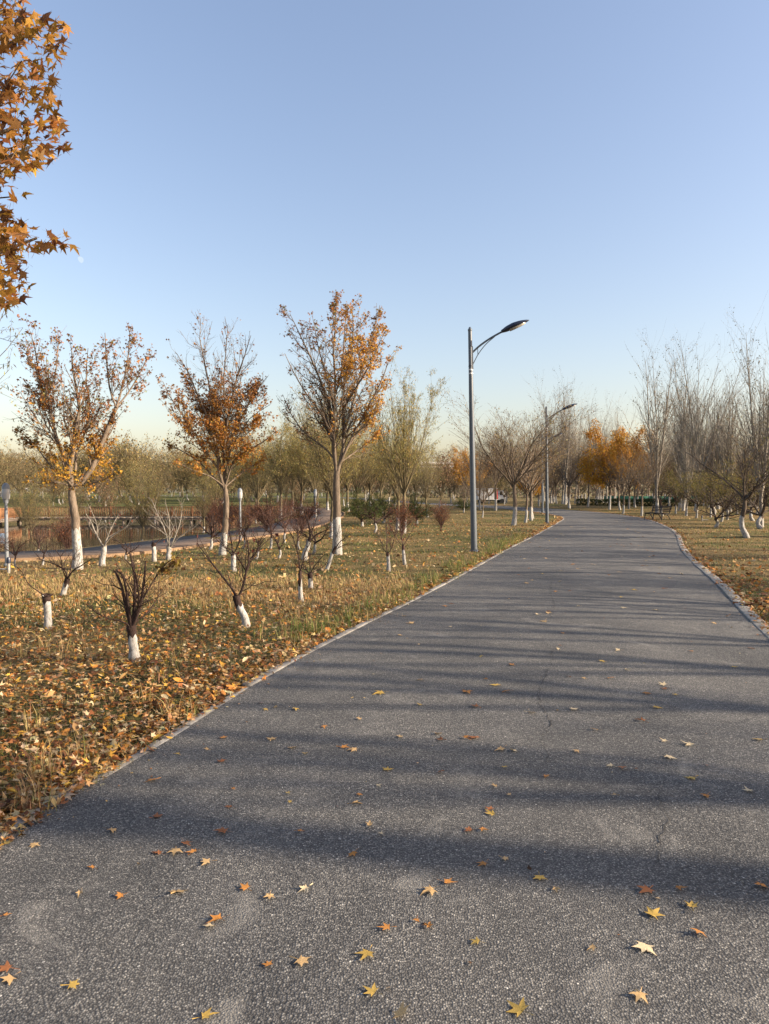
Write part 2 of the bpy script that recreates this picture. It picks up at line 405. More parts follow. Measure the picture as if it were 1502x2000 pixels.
# ------------------------------------------------------------------ kerb stones
M_KERB = bark('kerb_concrete', (0.19, 0.175, 0.155), (0.34, 0.32, 0.285), 9)
def kerb(line, side, y0, y1, name, hgt, wid, top):
    root = bpy.data.objects.new(name, None); COL.objects.link(root); root['kind'] = 'structure'
    g = np.random.default_rng(3 + side)
    fine = smoothline(line, 4000); d = np.concatenate([[0], np.cumsum(np.linalg.norm(np.diff(fine, axis=0), axis=1))])
    bmx = MB(); bmx.box((0, 0, 0), (0.975, wid, hgt))
    me = None; s = 0.0; k = 0
    while s < d[-1] - 1:
        p = np.array([np.interp(s + 0.5, d, fine[:, j]) for j in (0, 1)]); p2 = np.array([np.interp(s + 0.52, d, fine[:, j]) for j in (0, 1)])
        s += 1.0
        if not (y0 < p[1] < y1): continue
        t = (p2 - p) / np.linalg.norm(p2 - p); nn = np.array([-t[1], t[0]]) * side
        c = p + nn * wid * 0.5
        rz = math.atan2(t[1], t[0]) + g.normal(0, 0.006)
        if me is None:
            o = bmx.build('kerb_stone', M_KERB, root, bevel=0.012); me = o.data
        else:
            o = obj('kerb_stone', me, root); mm = o.modifiers.new('b', 'BEVEL'); mm.width = 0.012; mm.segments = 2
        o.location = (c[0], c[1], -hgt / 2 + top + g.normal(0, 0.004)); o.rotation_euler = (g.normal(0, 0.01), g.normal(0, 0.004), rz)
kerb(LEFT, 1, -2, 62, 'kerb_left', 0.2, 0.085, 0.022)
kerb(RIGHT, -1, 1, 62, 'kerb_right', 0.2, 0.16, 0.026)

# ------------------------------------------------------------------ brown footpath, pond
M_PATH = simple('footpath_brick_red', (0.105, 0.076, 0.058), 0.9, 0, 0.25, 5, 0.4)
M_PKERB = simple('footpath_edging', (0.23, 0.145, 0.08), 0.85, 0, 0.2, 6, 0.3)
T = np.gradient(PS, axis=0); T /= np.linalg.norm(T, axis=1, keepdims=True); Nn = np.c_[-T[:, 1], T[:, 0]]
def strip(off0, off1, z0, z1, name, m):
    A = PS + Nn * off0; B = PS + Nn * off1; V = []
    za, zb = z0, z1
    for P, z in ((A, -0.3), (A, za), (B, zb), (B, -0.3)): V.append(np.c_[P, np.full(len(P), z) + np.maximum(height(P) * (P[:, 1] > 60), 0)])
    V = np.stack(V, 1).reshape(-1, 3); k = np.arange(len(PS) - 1) * 4
    return obj(name, mesh(name, V, np.concatenate([np.c_[k + j, k + 4 + j, k + 5 + j, k + 1 + j] for j in range(3)]), [m]), kind='structure')
strip(-0.85, 1.75, 0.055, 0.06, 'footpath', M_PATH)
strip(-0.98, -0.86, 0.10, 0.10, 'footpath_edging', M_PKERB)
m, nt, b, out = mat('pond_water')
b.inputs['Base Color'].default_value = (0.035, 0.035, 0.025, 1); b.inputs['Roughness'].default_value = 0.06; b.inputs['IOR'].default_value = 1.33
bump(nt, noise(nt, coords(nt), 3.0, 3), b, 0.06, 0.02)
M_WATER = m
obj('pond_water', mesh('pond_water', [(-190, 16, POND_Z), (-2.5, 16, POND_Z), (-2.5, 90, POND_Z), (-190, 90, POND_Z)], np.array([[0, 1, 2, 3]]), [M_WATER]), kind='structure')

# ------------------------------------------------------------------ leaf shapes
def star_leaf(detail=1, curl=0.25, seed=0):
    """five-lobed maple leaf lying in XY, tip along +Y, about 1 long"""
    g = np.random.default_rng(seed)
    lobes = [(-112, 0.52), (-54, 0.80), (0, 1.0), (54, 0.80), (112, 0.52)]
    pts = [(-172, 0.16)]
    for k, (a, r) in enumerate(lobes):
        r = r * g.uniform(0.9, 1.08); a = a + g.normal(0, 3)
        if detail: pts += [(a - 13, r * 0.56), (a, r), (a + 13, r * 0.56)]
        else: pts += [(a, r)]
        if k < 4:
            a2 = lobes[k + 1][0]; pts.append(((a + a2) / 2, 0.36))
    pts.append((172, 0.16))
    V = [(0, 0.02, 0)]
    for a, r in pts: V.append((r * math.sin(math.radians(a)), r * math.cos(math.radians(a)), 0))
    V = np.array(V); nf = len(pts)
    rr = np.hypot(V[:, 0], V[:, 1])
    ph = g.uniform(0, 6.28)
    V[:, 2] = -curl * rr ** 2 * (0.5 + 0.5 * np.cos(2 * np.arctan2(V[:, 1], V[:, 0]) + ph)) + g.normal(0, 0.05 * curl * 4, len(V)) * rr
    V[0, 2] += 0.02
    Fs = [(0, k + 2, k + 1) for k in range(nf - 1)] + [(0, 1, nf)]
    V[:, 1] += 0.0
    if detail:
        b0 = len(V); e = g.normal(0, 0.12)
        V = np.vstack([V, [(-0.014, -0.02, 0.005), (0.014, -0.02, 0.005), (e + 0.012, -0.75, 0.10 * g.random()), (e - 0.012, -0.75, 0.10 * g.random())]])
        Fs += [(b0, b0 + 1, b0 + 2), (b0, b0 + 2, b0 + 3)]
    return V, np.array(Fs)
def scatter(tmpls, pos, rot, size, col, name, matl, smooth=False):
    """many copies of the templates as one mesh. pos (N,3), rot (N,3,3), size (N,), col (N,3)"""
    Vs, Fs, Cs = [], [], []; n0 = 0; pick = np.arange(len(pos)) % len(tmpls)
    for k, (tv, tf) in enumerate(tmpls):
        s = pick == k
        if not s.any(): continue
        v = np.einsum('nij,vj->nvi', rot[s], tv) * size[s][:, None, None] + pos[s][:, None]
        nn = s.sum(); f = (tf[None] + (np.arange(nn) * len(tv))[:, None, None]).reshape(-1, tf.shape[1]) + n0
        Vs.append(v.reshape(-1, 3)); Fs.append(f); Cs.append(np.repeat(col[s], len(tv), 0)); n0 += nn * len(tv)
    fl = {}
    for f in Fs: fl.setdefault(f.shape[1], []).append(f)
    return mesh(name, np.concatenate(Vs), [np.concatenate(x) for x in fl.values()], [matl], smooth, np.concatenate(Cs))
def rots(yaw, tilt, roll):
    """rotation matrices (N,3,3): Rz(yaw) Rx(tilt) Rz(roll)"""
    def rz(a):
        c, s = np.cos(a), np.sin(a); z = np.zeros_like(a); o = np.ones_like(a)
        return np.stack([np.stack([c, -s, z], -1), np.stack([s, c, z], -1), np.stack([z, z, o], -1)], -2)
    def rx(a):
        c, s = np.cos(a), np.sin(a); z = np.zeros_like(a); o = np.ones_like(a)
        return np.stack([np.stack([o, z, z], -1), np.stack([z, c, -s], -1), np.stack([z, s, c], -1)], -2)
    return rz(yaw) @ rx(tilt) @ rz(roll)
def pal(g, n, cols, w=None, jit=0.18):
    cols = np.array(cols); k = g.choice(len(cols), n, p=None if w is None else np.array(w) / sum(w))
    return np.clip(cols[k] * (1 + g.normal(0, jit, (n, 1))) * (1 + g.normal(0, 0.06, (n, 3))), 0.004, 0.9)
TAN = (0.45, 0.285, 0.125); PALE = (0.53, 0.40, 0.22); GOLD = (0.54, 0.31, 0.05); ORANGE = (0.42, 0.18, 0.04); BROWN = (0.24, 0.10, 0.035); DARKBR = (0.12, 0.055, 0.025)

# ------------------------------------------------------------------ leaf litter and grass
def fan_points(g, n, r0, r1, power, amax=52):
    r = r0 * (r1 / r0) ** (g.random(n) ** power); a = np.radians(g.uniform(-amax, amax, n))
    return np.c_[r * np.sin(a), r * np.cos(a)]
def on_lawn(p):
    d = road_d(p); dp = pdist(p, PC)
    pond = inpoly(p, PONDPOLY)
    return (d > 0.02) & (dp > 1.0) & ~pond, d, pond
g = np.random.default_rng(21)
STARS = [star_leaf(0, 0.9, s) for s in range(8)]
HERO = [star_leaf(1, c, 40 + s) for s, c in enumerate((0.15, 0.35, 0.6, 0.9, 0.5, 0.25, 0.7, 0.45))]
def crumple(v, f, sx, fold, roll, seed):
    g_ = np.random.default_rng(seed); v = v.copy(); v[:, 0] *= sx; v[:, 2] += fold * np.abs(v[:, 0]); v[:, 2] += roll * v[:, 1] ** 2 * np.sign(g_.normal()) * 0.6
    lo = g_.integers(2, 18); v[lo:lo + 2, :2] *= g_.uniform(0.45, 0.9); v[:, 2] += g_.normal(0, 0.03, len(v)); v[:, 2] *= 0.6; v[:, 2] -= np.percentile(v[:, 2], 12); return v, f
FLAT = [crumple(*star_leaf(1, (0.1, 0.25, 0.4, 0.15, 0.3, 0.2, 0.5, 0.1, 0.35, 0.2, 0.12, 0.3, 0.22, 0.45)[s], 70 + s), (1, 0.8, 0.9, 0.7, 1.1, 0.6, 0.85, 1, 0.75, 0.9, 1.05, 0.65, 0.95, 0.8)[s], (0.05, 0.3, 0.1, 0.7, 0.0, 0.9, 0.2, 0.15, 0.5, 0.08, 0.25, 0.6, 0.1, 0.4)[s], (0.1, 0.2, 0.5, 0.1, 0.3, 0.2, 0.7, 0.05, 0.1, 0.4, 0.2, 0.5, 0.1, 0.3)[s], s) for s in range(14)]
QUADS = [(np.array([(-0.35, -0.5, 0), (0.35, -0.4, 0.12), (0.3, 0.55, 0), (-0.4, 0.4, 0.15)], float), np.array([(0, 1, 2, 3)])),
         (np.array([(-0.2, -0.6, 0.1), (0.45, -0.1, 0), (0.1, 0.6, 0.12), (-0.45, 0.2, 0)], float), np.array([(0, 1, 2, 3)]))]
def litter_density(p, d):
    x, y = p[:, 0], p[:, 1]; left = x < np.interp(y, LS[:, 1], LS[:, 0]) + 0.5
    patch = 0.5 + 0.5 * wob(np.c_[p, np.zeros(len(p))], 0.9)
    dl = (0.25 + 0.75 * (1 - sstep(6.0, 12.0, y))) * (0.45 + 0.55 * patch) + 0.9 * np.exp(-(d / 0.30) ** 2)
    dr = 0.14 * patch + 0.55 * np.exp(-((y - 12) / 3.6) ** 2) * np.exp(-(d / 1.7) ** 2) + 0.45 * np.exp(-(d / 0.35) ** 2) + 0.5 * (y > 42) * patch
    return np.where(left, dl, dr), left
p = np.concatenate([fan_points(g, 115000, 2.3, 12, 0.85), fan_points(g, 52000, 9, 34, 1.0), fan_points(g, 34000, 26, 80, 1.0, 40)])
# extra drift along the two kerbs
k = g.integers(0, 399, 30000); off = np.abs(g.normal(0, 0.22, 30000)) + 0.02
kk = np.where(g.random(30000) < 0.72, 0, 1)
tl = np.gradient(LS, axis=0); tl /= np.linalg.norm(tl, axis=1, keepdims=True); tr = np.gradient(RS, axis=0); tr /= np.linalg.norm(tr, axis=1, keepdims=True)
pl = LS[k] + np.c_[-tl[k, 1], tl[k, 0]] * off[:, None]; pr = RS[k] - np.c_[-tr[k, 1], tr[k, 0]] * (off * 1.2)[:, None]
e = np.where(kk[:, None] == 0, pl, pr) + g.normal(0, 0.08, (30000, 2)); e = e[(e[:, 1] > 1.5) & (e[:, 1] < 60)]
p = np.concatenate([p, e])
ok, d, pond = on_lawn(p); ok &= (d > 0.075) | (g.random(len(p)) < 0.35); p, d = p[ok], d[ok]
dens, left = litter_density(p, d)
ok = g.random(len(p)) < dens; p, d, left = p[ok], d[ok], left[ok]
dist = np.linalg.norm(p, axis=1); z = height(p)
near = dist < 11
nn_ = near.sum()
def litter_cols(g, n, left, y):
    c = pal(g, n, [TAN, PALE, GOLD, ORANGE, BROWN, DARKBR], [4.6, 2.6, 1.2, 3.2, 3.2, 1.4], 0.24)
    c2 = pal(g, n, [TAN, ORANGE, BROWN, DARKBR, PALE], [1.5, 2.0, 3.6, 1.6, 0.7], 0.2)
    return np.where(left[:, None], c, c2)
cl = litter_cols(g, len(p), left, p[:, 1])
hz = np.where(near, g.uniform(0.005, 0.05, len(p)), 0.02)
pos = np.c_[p, z + hz]
tilt = np.abs(g.normal(0, 0.55, len(p))); rt = rots(g.uniform(0, 6.28, len(p)), tilt, g.uniform(0, 6.28, len(p)))
sz = (0.018 + 0.034 * g.random(len(p)) ** 0.9) * np.where(near, 1, 1.2)
big = near & (dist < 7.2) & left & (d < 1.5)
big_idx = np.where(big)[0]; big_idx = big_idx[np.argsort(dist[big_idx])][:110]
keep = near.copy(); keep[big_idx] = False
CURL = [crumple(*star_leaf(0, 0.5, 120 + s), (0.55, 0.7, 0.45, 0.8)[s], (0.8, 0.5, 1.0, 0.3)[s], (0.6, 0.9, 0.3, 0.8)[s], s) for s in range(4)]
OVL = [(np.array([(0, -0.9, 0.0), (0.36, -0.35, 0.16), (0.42, 0.2, 0.22), (0, 0.95, 0.05), (-0.42, 0.2, 0.2), (-0.36, -0.35, 0.14), (0, 0, -0.04)], float) * [1, 1, q_], np.array([(6, 0, 1), (6, 1, 2), (6, 2, 3), (6, 3, 4), (6, 4, 5), (6, 5, 0)])) for q_ in (0.6, 1.4, -0.9)]
obj('leaf_litter', scatter([*STARS[:5], *CURL, *FLAT[:7], *OVL], pos[keep], rt[keep], sz[keep], cl[keep], 'leaf_litter', M_DRY), kind='stuff')
obj('distant_leaf_litter', scatter(QUADS, pos[~near], rt[~near], sz[~near] * 1.5, cl[~near], 'distant_leaf_litter', M_DRY), kind='stuff')
HERO_ME = [mesh('maple_leaf', v, f, [M_DRYO]) for v, f in HERO]
FLAT_ME = [mesh('maple_leaf', v, f, [M_DRYO]) for v, f in FLAT]
def leaf_obj(x, y, z, size, yaw, tilt, roll, c, name, me):
    o = bpy.data.objects.new(name, me); COL.objects.link(o)
    o.matrix_world = Matrix.Translation((x, y, z)) @ Matrix.Rotation(yaw, 4, 'Z') @ Matrix.Rotation(tilt, 4, 'X') @ Matrix.Rotation(roll, 4, 'Z') @ Matrix.Diagonal((size, size, size, 1))
    o.color = (*c, 1); return o
for j in big_idx:
    o = leaf_obj(*pos[j], sz[j] * 1.05, g.uniform(0, 6.28), tilt[j] * 0.8, g.uniform(0, 6.28), cl[j], 'fallen_leaf', HERO_ME[j % 8])
    tag(o, 'dry maple leaf among the drift of leaves beside the near left kerb', 'leaf', 'maple leaves drifted along the near left kerb')

def grass(name, pts, hmin, hmax, wid, cols, w, g, segs=2, lean=0.5):
    n = len(pts); z = height(pts); h = g.uniform(hmin, hmax, n); yaw = g.uniform(0, 6.28, n); ln = np.abs(g.normal(0, lean, n)) * h
    dx, dy = np.cos(yaw), np.sin(yaw); sx, sy = -dy, dx
    c = pal(g, n, cols, w, 0.2); V = []; C = []
    for t, ww in ((0, 1.0), (0.55, 0.8), (1.0, 0.0))[:] if segs == 2 else ((0, 1.0), (1.0, 0.0)):
        cx = pts[:, 0] + dx * ln * t ** 1.8; cy = pts[:, 1] + dy * ln * t ** 1.8; cz = z + h * t * (1 - 0.15 * t) - 0.005
        if ww > 0:
            V += [np.c_[cx - sx * wid * ww, cy - sy * wid * ww, cz], np.c_[cx + sx * wid * ww, cy + sy * wid * ww, cz]]
        else: V += [np.c_[cx, cy, cz]]
    K = len(V); V = np.stack(V, 1).reshape(-1, 3); i = np.arange(n) * K
    fs = [np.c_[i, i + 1, i + 3, i + 2], np.c_[i + 2, i + 3, i + 4]] if segs == 2 else [np.c_[i, i + 1, i + 2]]
    return obj(name, mesh(name, V, fs, [M_DRY], False, np.repeat(c, K, 0)), kind='stuff')
STRAW = (0.42, 0.30, 0.13); HAY = (0.30, 0.20, 0.085); GRN = (0.105, 0.125, 0.030); GRN2 = (0.16, 0.16, 0.045)
p = np.concatenate([fan_points(g, 80000, 2.3, 12, 0.8), fan_points(g, 130000, 9, 40, 0.95, 45)])
ok, d, pond = on_lawn(p); p, d = p[ok], d[ok]
pt = wob(np.c_[p, np.full(len(p), 3.0)], 0.55) + 0.25 * g.normal(size=len(p))
isg = pt > 0.12; sparse = wob(np.c_[p, np.full(len(p), 7.0)], 1.3) + 0.6 * g.normal(size=len(p)) > -0.2
dist = np.linalg.norm(p, axis=1); fw = 0.0016 * np.maximum(dist / 5, 1)
for nm, sel, cs, w, h0, h1 in (('green_grass', isg & sparse, [GRN, GRN2, STRAW], [5, 3, 1], 0.03, 0.09), ('dry_grass', ~isg & sparse, [STRAW, HAY, GRN2, (0.2, 0.13, 0.06)], [3, 4, 1.8, 2], 0.02, 0.07)):
    grass(nm, p[sel], h0, h1, fw[sel], cs, w, g, 2, 0.7)
# taller tufts along the left kerb
k = g.integers(30, 190, 900); base = LS[k] + np.c_[-tl[k, 1], tl[k, 0]] * np.abs(g.normal(0.30, 0.16, 900))[:, None]
pp = np.repeat(base, 14, 0) + g.normal(0, 0.035, (900 * 14, 2)); pp = pp[(pp[:, 1] > 2) & (pp[:, 1] < 26)]
grass('kerb_grass_tufts', pp, 0.08, 0.26, 0.0028, [(0.13, 0.18, 0.035), (0.20, 0.22, 0.06), STRAW, HAY], [4, 3, 2.2, 1.5], g, 2, 0.45)
# dry tan grass band in the middle of the left lawn
pp = np.c_[g.uniform(-9, 0.5, 26000), g.normal(11.6, 0.9, 26000)]; ok, d, pond = on_lawn(pp); pp = pp[ok]
grass('tan_grass_band', pp, 0.03, 0.11, 0.004, [STRAW, HAY, (0.36, 0.22, 0.11)], [4, 3, 2], g, 2, 0.6)

# ------------------------------------------------------------------ tree kit
UP = np.array([0, 0, 1.0])
def grow(g, P, Rr, n, t0=0.2, t1=1.0, ang=(35, 60), length=0.45, ljit=0.3, trop=0.15, wig=0.12, K=5, rr=0.55, rmin=0.003, taper=0.35, bylen=True, lens=None, out=0.0, centre=None, fade=0.45):
    """n children on the batch of polylines P (N,K,3) with radii Rr; returns a new batch"""
    L = np.linalg.norm(np.diff(P, axis=1), axis=2).sum(1)
    pr = g.choice(len(P), n, p=L / L.sum() if bylen else None)
    t = g.uniform(t0, t1, n); x = t * (P.shape[1] - 1); i = np.minimum(x.astype(int), P.shape[1] - 2); f = (x - i)[:, None]
    A = P[pr, i]; B = P[pr, i + 1]; s = A * (1 - f) + B * f; T = norm(B - A)
    r = (Rr[pr, i] * (1 - f[:, 0]) + Rr[pr, i + 1] * f[:, 0])
    rnd = g.normal(size=(n, 3))
    if out and centre is not None:
        o_ = s - centre; o_[:, 2] = 0; rnd = rnd + out * norm(o_)
    pe = norm(rnd - (rnd * T).sum(1, keepdims=True) * T)
    a = np.radians(g.uniform(*ang, n))[:, None]
    D = T * np.cos(a) + pe * np.sin(a)
    ln = (L[pr] if lens is None else np.full(n, lens)) * length * (1 - fade * t) * (1 + g.uniform(-ljit, ljit, n))
    Q = np.empty((n, K, 3)); Q[:, 0] = s; st = (ln / (K - 1))[:, None]
    for k in range(1, K):
        D = norm(D + UP * trop + g.normal(0, wig, (n, 3))); Q[:, k] = Q[:, k - 1] + D * st
    r0 = np.maximum(r * rr * (1 + g.uniform(-0.2, 0.15, n)), rmin)
    RR = r0[:, None] * np.linspace(1, taper, K)[None]
    return Q, np.maximum(RR, rmin * 0.6)
def batch(lines, K=8):
    """list of (points, r0, r1) -> P, R"""
    P = np.stack([smoothline(p, K) for p, a, b in lines]); Rr = np.stack([np.linspace(1, 0, K) ** 0.8 * (a - b) + b for p, a, b in lines])
    return P, Rr
def mesh_branches(levels, name, m):
    parts = []
    for (P, Rr), n in levels: parts.append(tubes(P, Rr, n))
    V, Q = join(parts); return mesh(name, V, Q, [m], True)
def trunk_meshes(P, Rr, white_h, m, sides=10, white=True, g=None):
    """trunk split at white_h into a whitewashed foot and a bare upper part"""
    P = smoothline(P, 22); t = np.linspace(0, 1, 22); Rr = np.interp(t, np.linspace(0, 1, len(Rr)), Rr)
    P[:, :2] += (g.normal(0, 0.05, (22, 2)) * Rr[:, None] if g is not None else 0)
    P[0, 2] -= 0.10
    h = np.concatenate([[0], np.cumsum(np.linalg.norm(np.diff(P, axis=0), axis=1))]) - 0.1
    if not white: return None, mesh('trunk', *tubes(P[None], Rr[None], sides), [m], True)
    def cut(a, b, k):
        x = np.linspace(a, b, k); return np.stack([np.interp(x, h, P[:, j]) for j in range(3)], 1)[None], np.interp(x, h, Rr)[None]
    lo, lr = cut(h[0], white_h, 10); hi, hr = cut(white_h, h[-1], 14)
    Vl, Ql = tubes(lo, lr, sides); 
    if g is not None: Vl[-sides:, 2] += g.normal(0, 0.035, sides)
    Vh, Qh = tubes(hi, hr, sides)
    if g is not None: Vh[:sides] = Vl[-sides:]
    return mesh('whitewashed_base', Vl, Ql, [M_WHITE], True), mesh('trunk', Vh, Qh, [m], True)
def tips(g, P, n, t0=0.25, t1=1.0, jit=0.02):
    pr = g.integers(0, len(P), n); t = g.uniform(t0, t1, n); x = t * (P.shape[1] - 1); i = np.minimum(x.astype(int), P.shape[1] - 2); f = (x - i)[:, None]
    return P[pr, i] * (1 - f) + P[pr, i + 1] * f + g.normal(0, jit, (n, 3))
OVATE = [(np.array([(0, 0, 0), (0.32, 0.45, 0.08), (0, 1, -0.1), (-0.32, 0.45, 0.08)], float), np.array([(0, 1, 2), (0, 2, 3)]))]
CLUMP = [star_leaf(0, 0.7, 90 + s) for s in range(5)]
LANCE = [(np.array([(0, 0, 0), (0.10, 0.45, 0.02), (0, 1, -0.12), (-0.10, 0.45, 0.02)], float), np.array([(0, 1, 2, 3)]))]
def leaves(g, pts, kind, size, cols, w, name='crown', droop=1.0, colf=None, jit=0.2, m=None):
    n = len(pts); tm = {'star': CLUMP, 'ovate': OVATE, 'lance': LANCE}[kind]
    yaw = g.uniform(0, 6.28, n); tilt = -g.uniform(0.2, 1.0 + droop, n); roll = g.normal(0, 0.6, n)
    c = pal(g, n, cols, w, jit) if colf is None else colf(pts, g)
    return scatter(tm, pts, rots(yaw, tilt, roll), size * g.uniform(0.65, 1.25, n), c, name, m or M_LEAF)
def tree(name, label, base, trunk, tr, white_h, levels, crown=None, m=None, white=True, group=None, cat='tree', sides=10, g=None, rot=0.0, scale=1.0):
    m = m or M_BARK; t = thing(name, label, cat, base, rot, group); t.scale = (scale,) * 3
    a, b = trunk_meshes(trunk, tr, white_h, m, sides, white, g)
    tk = obj('trunk', b, t)
    if a: obj('whitewashed_base', a, tk)
    if levels: obj('branches', mesh_branches(levels, 'branches', m), t)
    if crown: obj('crown', crown, t)
    return t
def local(base, pts, depth=None):
    """pixel polyline [(px,py,dy)..] -> local coordinates of a tree standing at base"""
    return np.array([at(p[0], p[1], base[1] + (p[2] if len(p) > 2 else 0)) - base for p in pts])
def foot(px, py, z=None):
    """ground point under a pixel, following the terrain"""
    zz = 0.0
    for _ in range(6):
        b = gp(px, py, zz); zz = 0.5 * zz + 0.5 * ground_z(b[0], b[1])
    b[2] = ground_z(b[0], b[1]); return b

# ------------------------------------------------------------------ the three big maples on the left lawn
def limb_tree(name, label, px, py, trunk, tr, wpx, limbs, n1, n2, n3, leafspec, seed, m=M_BARK, cat='tree', len1=0.42, trop=0.18, kind='star', lsize=0.05, rmin=0.0035, len3=0.5, group=None, K=8):
    g = np.random.default_rng(seed); base = foot(px, py)
    tk = local(base, trunk); tk[0] = (0, 0, 0)
    white_h = at(px, wpx, base[1])[2] - base[2]
    lines = [(local(base, [(x, y, d * k / (len(pts) - 1)) for k, (x, y) in enumerate(pts)]), r0 * 0.66, max(r1 * 0.8, 0.004)) for pts, d, r0, r1 in limbs]
    P0, R0 = batch(lines, K); c = tk[-1]
    P1, R1 = grow(g, P0, R0, n1, 0.10, 0.98, (25, 55), len1, 0.35, trop, 0.10, 6, 0.46, 0.006, 0.3, out=0.6, centre=c, fade=0.8)
    P2, R2 = grow(g, np.concatenate([resample_b(P0, 6), P1]), np.concatenate([resample_r(R0, 6), R1]), n2, 0.15, 1.0, (25, 60), 0.36, 0.4, trop, 0.14, 5, 0.42, 0.0035, 0.4, out=0.4, centre=c, fade=0.75)
    P3, R3 = grow(g, np.concatenate([P1[:, ::1][:, :5], P2]), np.concatenate([R1[:, :5], R2]), n3, 0.1, 1.0, (25, 65), len3, 0.4, trop * 0.8, 0.16, 4, 0.55, rmin * 0.75, 0.5, fade=0.6)
    cr = leafspec(g, P0, P1, P2, P3, base) if leafspec else None
    return tree(name, label, base, tk, tr, white_h, [((P0, R0), 7), ((P1, R1), 5), ((P2, R2), 4), ((P3, R3), 3)], cr, m, True, group, cat, 12, g)
def resample_b(P, K): 
    x = np.linspace(0, P.shape[1] - 1, K); i = np.minimum(x.astype(int), P.shape[1] - 2); f = (x - i)[None, :, None]
    return P[:, i] * (1 - f) + P[:, i + 1] * f
def resample_r(Rr, K): return resample_b(Rr[..., None], K)[..., 0]
YEL = (0.52, 0.29, 0.035); ORG = (0.44, 0.205, 0.042); RUST = (0.30, 0.125, 0.036); BRN = (0.20, 0.085, 0.035); OLIVE = (0.22, 0.20, 0.06)

def maple1_leaves(g, P0, P1, P2, P3, base):
    tw = np.concatenate([P2[:, -4:], P3]); tp = tw[:, -1]; h = tp[:, 2]
    # sparse brown clusters on the shoot ends, yellow skirts low down
    pts = []
    low = tw[h < 2.75]; 
    if len(low): pts.append(tips(g, low, 1250, 0.3, 1.0, 0.05))
    up = tw[h >= 2.35]; k = g.integers(0, len(up), 130); cl = up[k][:, -1]
    pts.append(np.repeat(cl, 9, 0) + g.normal(0, 0.07, (len(cl) * 9, 3)))
    pts.append(tips(g, up, 3200, 0.3, 1.0, 0.03))
    p = np.concatenate(pts)
    def cf(p, g):
        t = sstep(2.0, 3.2, p[:, 2] + g.normal(0, 0.2, len(p)))[:, None]
        return pal(g, len(p), [YEL, GOLD, ORG], [4, 3, 1.5]) * (1 - t) + pal(g, len(p), [RUST, BRN, ORG, OLIVE], [3, 3, 1.5, 1]) * t
    return leaves(g, p, 'star', 0.048, None, None, colf=cf)
limb_tree('maple_tree', 'maple with curved whitewashed trunk and yellow lower leaves, beside the globe lamp', 152, 1112,
    [(152, 1112), (151, 1075), (149, 1040), (146, 1005), (141, 975), (140, 952)], [0.125, 0.095, 0.088, 0.084, 0.08, 0.076, 0.06], 1036, [
    ([(141, 955), (160, 940), (178, 918), (190, 888), (206, 848), (220, 812), (227, 795)], 0.3, 0.085, 0.05),
    ([(227, 796), (215, 762), (209, 715), (205, 650)], 0.1, 0.032, 0.008), ([(227, 796), (240, 752), (250, 700), (254, 642)], 0.5, 0.035, 0.008), ([(224, 800), (252, 765), (277, 722), (292, 688)], 0.8, 0.03, 0.007),
    ([(140, 955), (136, 918), (143, 880), (146, 845), (155, 808), (152, 770), (143, 735), (140, 680)], -0.2, 0.085, 0.010),
    ([(147, 850), (165, 842), (180, 828), (190, 810), (200, 775)], -0.6, 0.035, 0.008),
    ([(138, 930), (118, 878), (104, 832), (98, 800), (86, 775), (77, 735), (70, 690), (60, 648)], 0.4, 0.06, 0.008),
    ([(98, 800), (92, 770), (108, 735), (112, 690), (118, 650)], 0.9, 0.028, 0.006),
    ([(147, 920), (151, 872), (168, 842), (175, 790), (168, 740), (172, 680)], 0.9, 0.045, 0.007),
    ([(136, 945), (118, 928), (95, 905), (70, 872), (40, 842)], 0.7, 0.035, 0.007), ([(138, 950), (112, 942), (82, 944), (45, 935)], -0.5, 0.028, 0.006),
    ([(143, 950), (172, 946), (205, 936), (222, 925)], -0.7, 0.028, 0.006), ([(142, 952), (128, 930), (122, 900), (108, 880)], -1.0, 0.03, 0.006), ([(142, 950), (168, 925), (190, 918), (215, 900)], 1.1, 0.03, 0.006)],
    80, 430, 1500, maple1_leaves, 1)
def maple2_leaves(g, P0, P1, P2, P3, base):
    tw = np.concatenate([P2[:, -4:], P3]); h = tw[:, -1, 2]; x = tw[:, -1, 0]
    dens = np.where(h < 2.05, 1.0, 1) * (1 - sstep(3.9, 5.0, h)) * (0.35 + 0.65 * (wob(tw[:, -1], 1.6) > -0.25))
    dens = np.maximum(dens, 0.06); k = g.choice(len(tw), 9500, p=dens / dens.sum())
    p = tips(g, tw[k], 9500, 0.3, 1.0, 0.045)
    def cf(p, g):
        t = sstep(2.2, 4.2, p[:, 2] + g.normal(0, 0.3, len(p)))[:, None]
        return pal(g, len(p), [ORG, (0.50, 0.26, 0.06), (0.42, 0.16, 0.04), YEL], [4, 3, 1.4, 2]) * (1 - t) + pal(g, len(p), [RUST, BRN, ORG], [3, 2, 2]) * t
    return leaves(g, p, 'star', 0.050, None, None, colf=cf)
